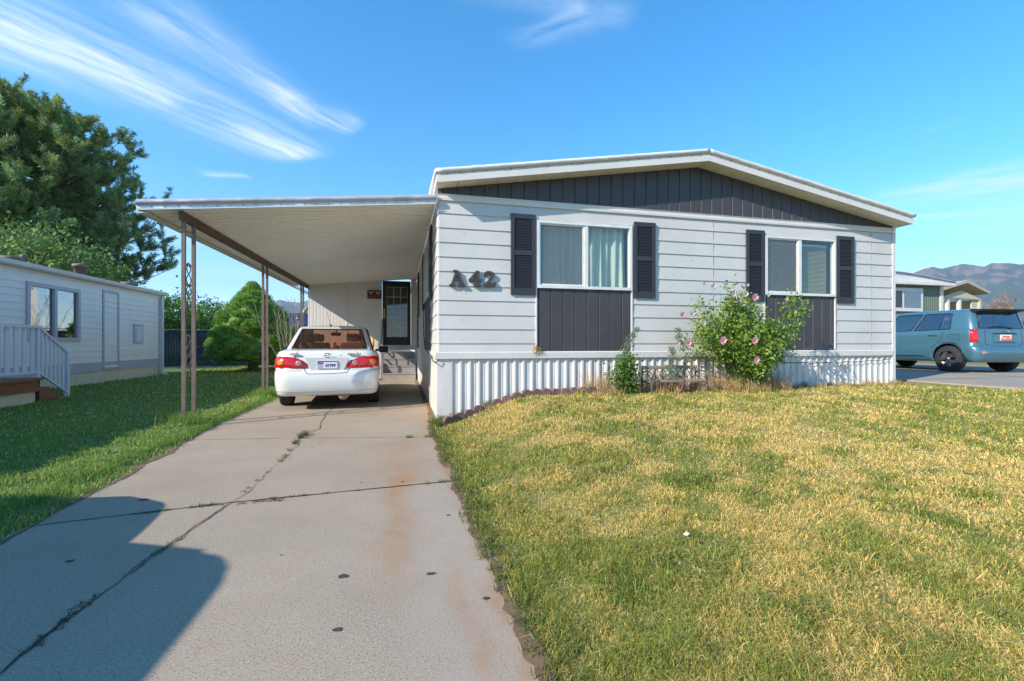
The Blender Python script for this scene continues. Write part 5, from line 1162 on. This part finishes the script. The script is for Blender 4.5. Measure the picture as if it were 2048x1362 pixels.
mb = MB(); mb.add([(30.0, 19.6, 4.10), (32.0, 19.6, 4.62), (33.8, 19.6, 4.02), (30.0, 24, 4.10), (32.0, 24, 4.62), (33.8, 24, 4.02), (30.0, 19.6, 4.24), (32.0, 19.6, 4.78), (33.8, 19.6, 4.17), (30.0, 24, 4.24), (32.0, 24, 4.78), (33.8, 24, 4.17)],
    [(0, 3, 4, 1), (1, 4, 5, 2), (6, 7, 10, 9), (7, 8, 11, 10), (0, 1, 7, 6), (1, 2, 8, 7), (2, 5, 11, 8), (3, 9, 10, 4), (4, 10, 11, 5), (0, 6, 9, 3)]); mb.build('roof', mat('tan_roof', (.42, .37, .29), .7), bh)
mb = MB()
for x in (30.45, 30.98, 31.9): mb.box(x, x+.16, 19.95, 20.1, .3, 3.75)
mb.box(31.6, 31.95, 19.9, 20.0, 1.5, 3.0); mb.build('porch_post', m_white, bh)
mb = MB(); mb.box(30.95, 31.85, 21.93, 21.97, 1.8, 3.5); f = mb.build('window', m_white, bh); mb = MB(); mb.box(31.05, 31.75, 21.9, 21.925, 1.9, 3.4); mb.build('pane', glass('far_glass', (.1, .12, .13), .25), f)
sh_ = gable_house(37.6, 40.5, 24, 28, .3, 3.35, 3.45, mat('red_wall', (.16, .05, .04), .7), m_flash, 'small dark red shed with white flat roof right of the cream home', name='shed')
# stop sign seen from the back
ssn = empty('stop_sign', (31.5, 17.3, .3), 'grey back of an octagonal street sign on a post at the right edge', 'street sign')
mb = MB(); mb.bar((31.5, 17.33, .3), (31.5, 17.33, 3.0), .06); mb.build('post', mat('galv_post', (.4, .4, .4), .5, metal=.5), ssn)
mb = MB(); mb.prism([(31.5+.38*math.cos(PI/8+i*PI/4), 2.45+.38*math.sin(PI/8+i*PI/4)) for i in range(8)], 'y', 17.36, 17.38); sg_ = mb.build('sign_plate', mat('sign_back', (.62, .63, .65), .5), ssn); sg_.rotation_euler = (0, 0, 0)
# far trees at right
def bare_tree(base, h, seed, label):
    rnd = random.Random(seed); mb = MB(); t = empty('bare_tree', base, label, 'tree')
    def grow(p, d, l, r, k):
        e = p+d*l; mb.tube([p, p.lerp(e, .5)+Vector((rnd.uniform(-.05, .05)*l, 0, 0)), e], [r, r*.8, r*.6], 4, cap=False)
        if k == 0: return
        for i in range(3 if k > 1 else 4):
            nd_ = (d+Vector((rnd.uniform(-.75, .75), rnd.uniform(-.75, .75), rnd.uniform(-.1, .5)))).normalized(); grow(p.lerp(e, rnd.uniform(.5, 1)), nd_, l*rnd.uniform(.6, .8), r*.6, k-1)
    grow(Vector(base), Vector((0, 0, 1)), h*.3, h*.03, 6); mb.build('branches', mat('far_twigs', (.27, .19, .15), .95), t)
bare_tree((62, 35, .3), 7.5, 4, 'leafless brown tree against the mountains at the far right')
leafy('leafy_tree', (32.5, 26.6, .3), 6.2, 1.7, 1.3, 5.4, 60, .22, [.13, .16, .06], 'dull green tree showing over the green home roof', 9, dens=70)
leafy('leafy_tree', (46, 25, .3), 2.5, 1.5, 1.2, 1.8, 40, .2, [.07, .11, .03], 'dark green bush behind the street sign', 10, dens=60, cat='bush')
rs = np.random.RandomState(77)
# ------------------------------------------------------------------ garden in front of the home
def G(x, y): return float(ground(x, y))
rb = empty('rose_bush', (5.5, 6.2, G(5.5, 6.2)), 'big leafy rose bush with pale pink blooms in front of the wall', 'rose bush')
mb = MB(); rnd = random.Random(21); tipsR = []; R0 = Vector((5.45, 6.25, .3))
for i in range(64):
    a = rnd.uniform(0, 2*PI); sp_ = rnd.uniform(.1, 1.0); reach = .92*sp_; hgt = (1.47-.8*sp_**1.6)*rnd.uniform(.75, 1.05)
    e = R0+Vector((math.cos(a)*reach*1.0-.13, math.sin(a)*reach*.42, hgt)); m_ = R0+Vector((math.cos(a)*reach*.3, math.sin(a)*reach*.15, hgt*.55)); b_ = R0+Vector((math.cos(a)*.1, math.sin(a)*.07, 0))
    pts = [b_*(1-t)**2+m_*2*t*(1-t)+e*t*t for t in [k/6 for k in range(7)]]; mb.tube(pts, [.011*(1-.75*k/6) for k in range(7)], 5, cap=False)
    for k in range(2, 7):
        for q in range(3):
            d = Vector((rnd.uniform(-1, 1), rnd.uniform(-1, 1)*.7, rnd.uniform(-.35, .7))).normalized(); p = pts[k]+d*rnd.uniform(.10, .24); mb.tube([pts[k], p], [.003, .0015], 3, cap=False); tipsR.append(p)
for ex, ez_ in ((6.38, 1.70), (6.2, 1.86), (4.5, 1.66), (4.42, 1.35), (4.95, 1.95)):
    e = Vector((ex, 6.1, ez_)); m_ = R0+(e-R0)*.6+Vector((0, 0, .15)); pts = [R0*(1-t)**2+m_*2*t*(1-t)+e*t*t for t in [k/8 for k in range(9)]]; mb.tube(pts, [.008*(1-.8*k/8) for k in range(9)], 5)
    for k in range(5, 9):
        for q in range(3): tipsR.append(pts[k]+Vector((rnd.uniform(-.08, .08), rnd.uniform(-.08, .08), rnd.uniform(-.05, .05))))
mb.build('stems', mat('rose_stem', (.10, .14, .05), .7), rb)
tipsR = [t for t in tipsR if t[2] > .55+.55*min(1., abs(t[0]-5.45))]; P0 = np.array([list(t) for t in tipsR]); K = 18; P = np.repeat(P0, K, 0)+rs.normal(size=(len(P0)*K, 3))*.06
cols = np.repeat(vary([.20, .30, .045], len(P0), rs, .3, .2), K, 0)*(1+rs.uniform(-.2, .2, (len(P), 1)))
V, Q, cc = rot_quads(P, rs.uniform(.035, .062, len(P)), cols, .7, 21, .6); np_mesh('leaves', V, Q, None, m_leafm, cc, rb)
m_rose = mat('rose_petal', (.85, .50, .53), .7, trans=.3); m_rose2 = mat('rose_petal_pale', (.78, .66, .58), .7, trans=.3)
for i, (px, py, r) in enumerate([(p_, q_, r_*.85) for p_, q_, r_ in [(1409, 568, .032), (1426, 573, .04), (1400, 594, .03), (1365, 630, .045), (1384, 628, .042), (1407, 647, .035), (1376, 686, .052), (1445, 681, .058), (1508, 681, .055), (1356, 687, .03), (1467, 589, .04), (1491, 588, .042), (1509, 595, .055), (1512, 720, .05), (1536, 590, .03), (1573, 598, .03), (1590, 624, .028), (1495, 570, .025)]]):
    u = (px-1024)/918.; dx, dy = math.sin(TH)+u*math.cos(TH), math.cos(TH)-u*math.sin(TH); yy = 5.78 if r > .03 else 5.95; dd = yy/dy; c = Vector((dx*dd, yy, 1.1+(687-py)*dd/918)); mb = MB(); rn = random.Random(i)
    for sh in range(3):
        for k in range(5+sh):
            a = 2*PI*k/(5+sh)+sh; rr = r*(.35+.3*sh); o = Vector((math.cos(a)*rr, -.3*r-.2*r*(2-sh), math.sin(a)*rr)); w = r*.55
            t1 = Vector((-math.sin(a), 0, math.cos(a))); t2 = Vector((math.cos(a), -.6, math.sin(a))).normalized()
            mb.add([c+o*.4-t1*w*.3, c+o-t1*w, c+o+t2*w*.8, c+o+t1*w, c+o*.4+t1*w*.3], [(0, 1, 2, 3, 4)], True)
    mb.sphere(tuple(c+Vector((0, -.1*r, 0))), r*.45, 8); mb.build('rose_bloom', m_rose if r > .038 else m_rose2, rb)
def smallbush(cx, cy, zb, zt, w, n, leaf, col, name, label, cat, seed, K=9):
    t = empty(name, (cx, cy, zb), label, cat); rnd = random.Random(seed); mb = MB(); tips = []
    for i in range(n):
        a = rnd.uniform(0, 6.28); s = rnd.uniform(.1, 1); e = Vector((cx+math.cos(a)*s*w, cy+math.sin(a)*s*w*.6, zb+(zt-zb)*(1-.5*s*s)*rnd.uniform(.5, 1.05))); b = Vector((cx+rnd.uniform(-.05, .05), cy+rnd.uniform(-.03, .03), zb)); m_ = b.lerp(e, .5)+Vector((0, 0, .08))
        mb.tube([b, m_, e], [.006, .004, .002], 4, cap=False)
        for k in range(6): tips.append(b.lerp(m_, k/3) if k < 3 else m_.lerp(e, (k-2)/3))
    mb.build('stems', mat('green_stem', (.12, .16, .06), .7), t); rs_ = np.random.RandomState(seed); P0 = np.array([list(q) for q in tips[::1]]); P = np.repeat(P0, K, 0)+rs_.normal(size=(len(P0)*K, 3))*.05
    cols = np.repeat(vary(col, len(P0), rs_, .3, .15), K, 0); V, Q, cc = rot_quads(P, rs_.uniform(.6, 1.3, len(P))*leaf, cols, .6, seed, .5); np_mesh('leaves', V, Q, None, m_leafm, cc, t); return t
smallbush(3.28, 6.25, G(3.28, 6.25), .95, .27, 44, .045, [.10, .19, .03], 'green_bush', 'small green bush below the wide window panel left of the bench', 'bush', 31)
def weed(cx, cy, zb, h, seed, label, col=(.20, .27, .16)):
    t = empty('tall_weed', (cx, cy, zb), label, 'weed'); rnd = random.Random(seed); mb = MB(); P = []
    pts = [Vector((cx+.05*math.sin(k*.7+seed)+(.02*k if seed % 2 else -.012*k), cy, zb+h*k/9)) for k in range(10)]; mb.tube(pts, [.007*(1-.07*k) for k in range(10)], 5)
    for k in range(2, 10):
        for q in range(4):
            d = Vector((rnd.uniform(-1, 1), rnd.uniform(-.6, .6), rnd.uniform(.1, .8))).normalized(); l = .14*(1.15-k/10); e = pts[k]+d*l; mb.tube([pts[k], e], [.003, .0015], 3, cap=False)
            for u in (.3, .5, .7, .9, 1.): P.append(pts[k].lerp(e, u))
    mb.build('stems', mat('weed_stem', (.17, .22, .11), .7), t); rs_ = np.random.RandomState(seed); P = np.repeat(np.array([list(p) for p in P]), 5, 0)+rs_.normal(size=(len(P)*5, 3))*.012
    V, Q, cc = rot_quads(P, rs_.uniform(.02, .04, len(P)), vary(col, len(P), rs_, .25, .1), .4, seed, .4); np_mesh('leaves', V, Q, None, m_leafm, cc, t)
weed(3.28, 6.35, .5, .80, 1, 'tall pale weed rising from the small green bush')
weed(4.15, 6.3, .35, .65, 2, 'tall pale weed growing through the bench left of the rose bush')
weed(4.42, 6.45, .35, .95, 4, 'tall grey-green weed at the left side of the rose bush')
# bench
bn = empty('garden_bench', (4.1, 6.35, .33), 'low weathered garden bench with iron scroll ends in dry grass', 'bench')
mb = MB()
for i, y in enumerate((6.18, 6.25, 6.32)): mb.bbox(3.62, 4.60, y, y+.058, .515, .535, .004)
mb.build('seat', m_wood, bn)
mb = MB(); mb.bbox(3.62, 4.60, 6.40, 6.42, .70, .755, .004); mb.build('backrest', m_wood, bn)
mb = MB()
for i in range(9):
    x = 3.68+i*.105; mb.tube([(x, 6.41, .56), (x+.035, 6.41, .60), (x+.05, 6.41, .63), (x+.035, 6.41, .66), (x, 6.41, .70)], .006, 5); mb.tube([(x+.1, 6.41, .56), (x+.065, 6.41, .60), (x+.05, 6.41, .63), (x+.065, 6.41, .66), (x+.1, 6.41, .70)], .006, 5)
mb.build('back_scrollwork', m_black, bn)
for x in (3.64, 4.58):
    mb = MB(); mb.tube([(x, 6.42, .75), (x, 6.42, .35), (x, 6.46, .28)], .016, 6); mb.tube([(x, 6.42, .64), (x, 6.30, .68), (x, 6.18, .67), (x, 6.12, .62), (x, 6.14, .57), (x, 6.18, .58)], .013, 6); mb.tube([(x, 6.17, .52), (x, 6.14, .42), (x, 6.16, .30), (x, 6.12, .27)], .014, 6); mb.tube([(x, 6.17, .51), (x, 6.42, .51)], .013, 6)
    mb.build('iron_end', m_iron, bn)
mb = MB(); mb.tube([(4.02, 6.05, .345), (4.12, 6.1, .42), (4.18, 6.15, .52), (4.20, 6.2, .60)], [.016, .012, .01, .007], 6); tag(mb.build('bent_branch', mat('red_bark', (.22, .07, .05), .7)), 'reddish bare branch leaning on the front of the bench', 'branch')
mb = MB(); mb.bbox(5.35, 6.35, 5.72, 5.80, .30, .345, .008); tag(mb.build('plank', mat('plank_mauve', (.32, .25, .24), .9)), 'weathered plank lying in the grass before the rose bush', 'plank')
# edging
ed0 = None; path = [(.62, 6.20), (.80, 6.33), (1.2, 6.43), (1.8, 6.47), (2.4, 6.50), (3.0, 6.50)]
seg = []; 
for a, b in zip(path[:-1], path[1:]):
    n = max(1, round(math.dist(a, b)/.148)); seg += [((a[0]*(1-i/n)+b[0]*i/n), (a[1]*(1-i/n)+b[1]*i/n), math.atan2(b[1]-a[1], b[0]-a[0])) for i in range(n)]
def edg():
    mb = MB(); w = .072; pr_ = [(-w, -.08), (w, -.08), (w, .03)]+[(w*math.cos(t), .03+.045*math.sin(t)) for t in [PI*k/8 for k in range(1, 8)]]+[(-w, .03)]
    mb.prism(pr_, 'y', -.03, .03); me = bpy.data.meshes.new('edging_brick'); me.from_pydata(mb.v, [], mb.f); me.materials.append(m_edge); bm = bmesh.new(); bm.from_mesh(me); bmesh.ops.recalc_face_normals(bm, faces=bm.faces); bmesh.ops.bevel(bm, geom=[e for e in bm.edges if e.calc_face_angle(0) > .6], offset=.008, segments=2, affect='EDGES'); bm.to_mesh(me); bm.free()
    return bpy.data.objects.new('edging_brick', me)
ed0 = edg(); rnd = random.Random(2)
for i, (x, y, a) in enumerate(seg):
    o = ed0 if i == 0 else ed0.copy(); COL.objects.link(o); o.location = (x, y, G(x, y)+.03+rnd.uniform(-.008, .008)); o.rotation_euler = (rnd.uniform(-.12, .12), rnd.uniform(-.06, .06), a+rnd.uniform(-.08, .08))
    tag(o, 'reddish scalloped edging brick in the row below the white skirting', 'edging brick', 'scalloped edging bricks along the wall bed')
# loose twigs and litter
mb = MB(); rn = random.Random(1)
mb.add([(x, y, z) for x, y, z in ((1.34, 1.975, .17), (1.365, 1.98, .18), (1.37, 1.965, .175), (1.35, 1.957, .17), (1.355, 1.97, .184))], [(0, 1, 4), (1, 2, 4), (2, 3, 4), (3, 0, 4)]); o = mb.build('paper_scrap', mat('paper', (.7, .7, .68), .8)); tag(o, 'white paper scrap lying in the front lawn', 'litter')
# ------------------------------------------------------------------ grass
def blades(name, xs, ys_, zs, hgt, wid, cols, lean, label, seed, rough=None):
    rs_ = np.random.RandomState(seed); n = len(xs); a = rs_.uniform(0, 2*PI, n); b = rs_.uniform(0, 2*PI, n); ln = lean*rs_.uniform(.3, 1.3, n)*hgt
    dx, dy = np.cos(a)*wid/2, np.sin(a)*wid/2; lx, ly = np.cos(b)*ln, np.sin(b)*ln
    V = np.zeros((n, 5, 3)); V[:, 0] = np.stack([xs-dx, ys_-dy, zs-.01], 1); V[:, 1] = np.stack([xs+dx, ys_+dy, zs-.01], 1)
    V[:, 2] = np.stack([xs+dx*.8+lx*.35, ys_+dy*.8+ly*.35, zs+hgt*.6], 1); V[:, 3] = np.stack([xs-dx*.8+lx*.35, ys_-dy*.8+ly*.35, zs+hgt*.6], 1); V[:, 4] = np.stack([xs+lx, ys_+ly, zs+hgt*np.clip(1.05-lean*.4, .3, 1)], 1)
    I = np.arange(n)[:, None]*5; Q = I+np.array([[0, 1, 2, 3]]); T = I+np.array([[3, 2, 4]]); return tag(np_mesh(name, V.reshape(-1, 3), Q, T, m_grass, np.repeat(cols, 5, 0)), label, 'grass', kind='stuff')
def sample(n, r0, r1, a0, a1, seed):   # density falls with distance squared
    rs_ = np.random.RandomState(seed); r = r0*np.exp(rs_.uniform(0, 1, n)*math.log(r1/r0)); a = rs_.uniform(a0, a1, n); return np.sin(a)*r, np.cos(a)*r, r
def lawn(name, n, a0, a1, r0, r1, cond, label, seed, hb=.048):
    x, y, r = sample(n, r0, r1, a0, a1, seed); k = cond(x, y); x, y, r = x[k], y[k], r[k]; rs_ = np.random.RandomState(seed+1); n = len(x); t = lawn_t(x, y)
    s = rs_.uniform(0, 1, n) < t*.85+.08; gcol = vary([.27, .30, .06], n, rs_, .35, .2); dg = (fbm(x, y, 3.3, 3, 77) > .64)[:, None]; gcol = np.where(dg, gcol*np.array([.62, .75, .7]), gcol); left = (x < -1)[:, None]; gcol = np.where(left, vary([.24, .35, .08], n, rs_, .25, .15), gcol)
    cols = np.where(s[:, None], vary([.78, .57, .20], n, rs_, .28, .12), gcol)
    h_ = rs_.uniform(.4, 1.35, n)*hb*np.where(s, .8, 1.)*(.45+1.2*sst((fbm(x, y, 5.5, 3, 55)-.25)/.5)); w = np.maximum(.0022, r*.00115)*rs_.uniform(.7, 1.4, n)
    return blades(name, x, y, ground(x, y), h_, w, cols, np.where(s, 1.7, .9), label, seed)
eR = lambda x, y: (x > edgeR(y)+.0+.05*np.abs(np.random.RandomState(3).normal(size=len(x))))
front = lambda x, y: eR(x, y) & ~((x > .45) & (x < 9.2) & (y > 6.42)) & ~((x > 9.8) & (y > 3.55)) & (y > -.5)
lawn('front_lawn_grass', 330000, math.radians(-2), math.radians(78), 1.25, 11, front, 'patchy green and straw-coloured front lawn', 100)
lf = lambda x, y: (x < edgeL(y)-.0+.04*np.random.RandomState(5).normal(size=len(x))) & (x > -7.15) & ~((x < -5.85) & (y < 10.1)) & (y < 22)
lawn('side_lawn_grass', 230000, math.radians(-66), math.radians(-8), 2.6, 22, lf, 'mown green side lawn between the driveway and the left home', 200, .045)
bk = lambda x, y: ((x > -14) & (x < .4) & (y > 16.2) & (y < 21.9) & ~((x < -7.1) & (y < 16.6)) & ~((x > -2.8) & (y < 18.6)))
rt_ = lambda x, y: (x > 9.8) & (y < 3.5) & (y > -2)
lawn('verge_grass', 30000, math.radians(70), math.radians(100), 9, 24, rt_, 'grass verge beside the right neighbour driveway', 300, .05)
# taller green tufts round posts, edges; cracks; dry straw by the wall
def tufts(name, spots, col, label, seed, nb=26, lean=.6, cat='grass tuft', kind='stuff', w=.004):
    rs_ = np.random.RandomState(seed); xs, ys2, hs_, cs = [], [], [], []
    for x, y, r, h in spots:
        n = nb; a = rs_.uniform(0, 6.28, n); q = rs_.uniform(0, 1, n)**.6*r; xs.append(x+np.cos(a)*q); ys2.append(y+np.sin(a)*q); hs_.append(h*rs_.uniform(.4, 1.1, n)); cs.append(vary(col, n, rs_, .3, .2))
    x, y, h = map(np.concatenate, (xs, ys2, hs_)); z = np.maximum(ground(x, y), -.0); z = np.where((x > DX0) & (x < DX1), 0, z)
    return blades(name, x, y, z, h, w*rs_.uniform(.6, 1.4, len(x)), np.concatenate(cs), lean, label, seed)
m_edgedirt = mat('edge_dirt', (.17, .105, .06), .95, var=.5, vs=14)
rnd = random.Random(9)
sp1 = [(-2.75+rnd.uniform(-.14, .14), 7.0+rnd.uniform(-.28, .28), .08, .20) for i in range(22)]+[(-2.75+rnd.uniform(-.15, .35), 10.55+rnd.uniform(-.45, .3), .1, .20) for i in range(40)]+[(-2.42+rnd.uniform(-.06, .03), y_, .06, rnd.uniform(.05, .1)) for y_ in np.arange(3.4, 12, .05)]
tufts('edge_grass', sp1, [.19, .30, .06], 'longer green grass round the carport posts and driveway edge', 41)
sp2 = [(float(edgeR(y_))+.03+rnd.uniform(-.06, .06), y_, .05, rnd.uniform(.03, .095)) for y_ in np.arange(1.1, 6.6, .03)]+[(.52+rnd.uniform(-.03, .12), 6.35+rnd.uniform(-.25, .25), .07, .13) for i in range(24)]
tufts('driveway_edge_grass', sp2, [.16, .19, .05], 'ragged grass along the right driveway edge', 42, 22, 1.0)
cr = []
for (xa, ya), (xb, yb2), k, h in (((-1.09, 4.5), (-1.08, 4.95), 5, .04), ((-1.12, 3.7), (-1.10, 4.4), 4, .025), ((-1.1, 5.05), (-1.14, 5.8), 9, .05), ((-1.13, 5.75), (-1.09, 6.0), 16, .09), ((-1.24, 2.75), (-1.19, 3.0), 4, .03), ((-.9, 3.56), (-.2, 3.62), 10, .02), ((-1.6, 3.45), (-1.2, 3.53), 8, .03), ((.05, 5.5), (.44, 5.45), 10, .05), ((.2, 3.65), (.44, 3.68), 5, .035)):
    for i in range(k): t = rnd.random(); cr.append((xa+(xb-xa)*t, ya+(yb2-ya)*t, .022, h))
tufts('crack_weeds', cr, [.13, .17, .05], 'little weeds growing in the driveway cracks', 43, 16, 1.3, w=.003)
cr = [(-1.295+.02*rnd.uniform(-1, 1), 2.0+rnd.random()*.4, .018, .012) for i in range(24)]+[(-1.3+rnd.random()*.5, 3.51+rnd.uniform(-.015, .02), .02, .012) for i in range(30)]
tufts('crack_thatch', cr, [.16, .115, .06], 'brown thatch filling the driveway crack', 44, 14, 1.6, w=.003)
st_ = [(x_+rnd.uniform(-.05, .05), 6.5+rnd.uniform(-.12, .15), .06, rnd.uniform(.10, .32)*(1.6 if 2.6 < x_ < 6.4 else .6)) for x_ in np.concatenate([np.arange(1.4, 9, .06), np.arange(2.8, 5.2, .035), np.arange(5.2, 6.2, .03)])]
st_ += [(rnd.uniform(5.05, 6.05), rnd.uniform(6.0, 6.3), .07, rnd.uniform(.12, .36)) for i in range(60)]+[(rnd.uniform(3.0, 4.9), rnd.uniform(6.15, 6.45), .07, rnd.uniform(.08, .25)) for i in range(70)]
tufts('dry_grass', st_, [.52, .36, .18], 'dry straw-coloured grass standing along the white skirting', 45, 20, .55, w=.0045)
st_ = [(x_, 6.55+rnd.uniform(-.08, .1), .07, rnd.uniform(.05, .16)) for x_ in (.75, .9, 1.25, 1.3, 1.75, 1.8, 2.05, 2.1, 2.4, 2.45, 2.55, 2.9, 4.0, 6.9, 7.4, 7.9, 8.4, 8.8)]
tufts('wall_weeds', st_, [.10, .17, .04], 'small green weeds in the bed along the white skirting', 46, 26, .8, w=.012)
tufts('driveway_seed_stalks', [(-2.95, 6.6, .05, .45), (-2.6, 6.9, .05, .3), (-2.5, 10.2, .1, .5)], [.4, .38, .2], 'thin pale seed stalks beside the front carport post', 47, 5, .5, w=.004)
ye = [(float(edgeR(y_))-.02, y_) for y_ in np.arange(.5, 6.3, .25)]
ribbon(ye, .07, 'dirt_strip', m_edgedirt, .0035, 60, .03, drive); ribbon([(float(edgeL(y_))+.02, y_) for y_ in np.arange(2.5, 9, .25)], .05, 'dirt_strip', m_edgedirt, .0035, 61, .03, drive)
# wheel-side dirt strip at the wall foot
mb = MB(); 
ribbon([(.46, 6.0), (.47, 7.5), (.485, 10), (.50, 13.9)], .05, 'dirt_strip', mat('rust_dirt', (.20, .10, .06), .95, var=.4, vs=30), .005, 50, .01, drive)
# ------------------------------------------------------------------ far haze
hz = MB(); hz.box(-9500, 9500, -9500, 9500, -6., 1150); hzo = hz.build('haze', None or mat('haze_tmp', (1, 1, 1)))
hm = bpy.data.materials.new('haze_air'); hm.use_nodes = True; t = hm.node_tree; t.nodes.clear(); o = t.nodes.new('ShaderNodeOutputMaterial'); pv = t.nodes.new('ShaderNodeVolumePrincipled'); pv.inputs['Color'].default_value = (.62, .76, 1., 1); pv.inputs['Density'].default_value = 1.0e-4; pv.inputs['Anisotropy'].default_value = .1; t.links.new(pv.outputs[0], o.inputs['Volume'])
hzo.data.materials.clear(); hzo.data.materials.append(hm); tag(hzo, kind='stuff', label='thin bluish air')
# panel seams and nail heads on the front siding
sm = MB()
for x in (5.15, 8.55): se = MB(); se.box(x, x+.0015, HY0-.0165, HY0-.006, .99, 3.18); se.build('seam', mat('seam_grey', (.33, .32, .30), .7), home)
rn = random.Random(33)
for i in range(34):
    k = rn.randrange(1, 9); x = rn.choice([.9, 1.25, 1.5, 4.4, 4.75, 5.1, 5.5, 8.3, 8.6, 8.9])+rn.uniform(-.04, .04); z = zc_[k]+rn.uniform(.05, .15); sm.sphere((x, HY0-.013, z), .0055, 6)
sm.build('nail_heads', mat('seam_grey', (.33, .32, .30), .7), home)
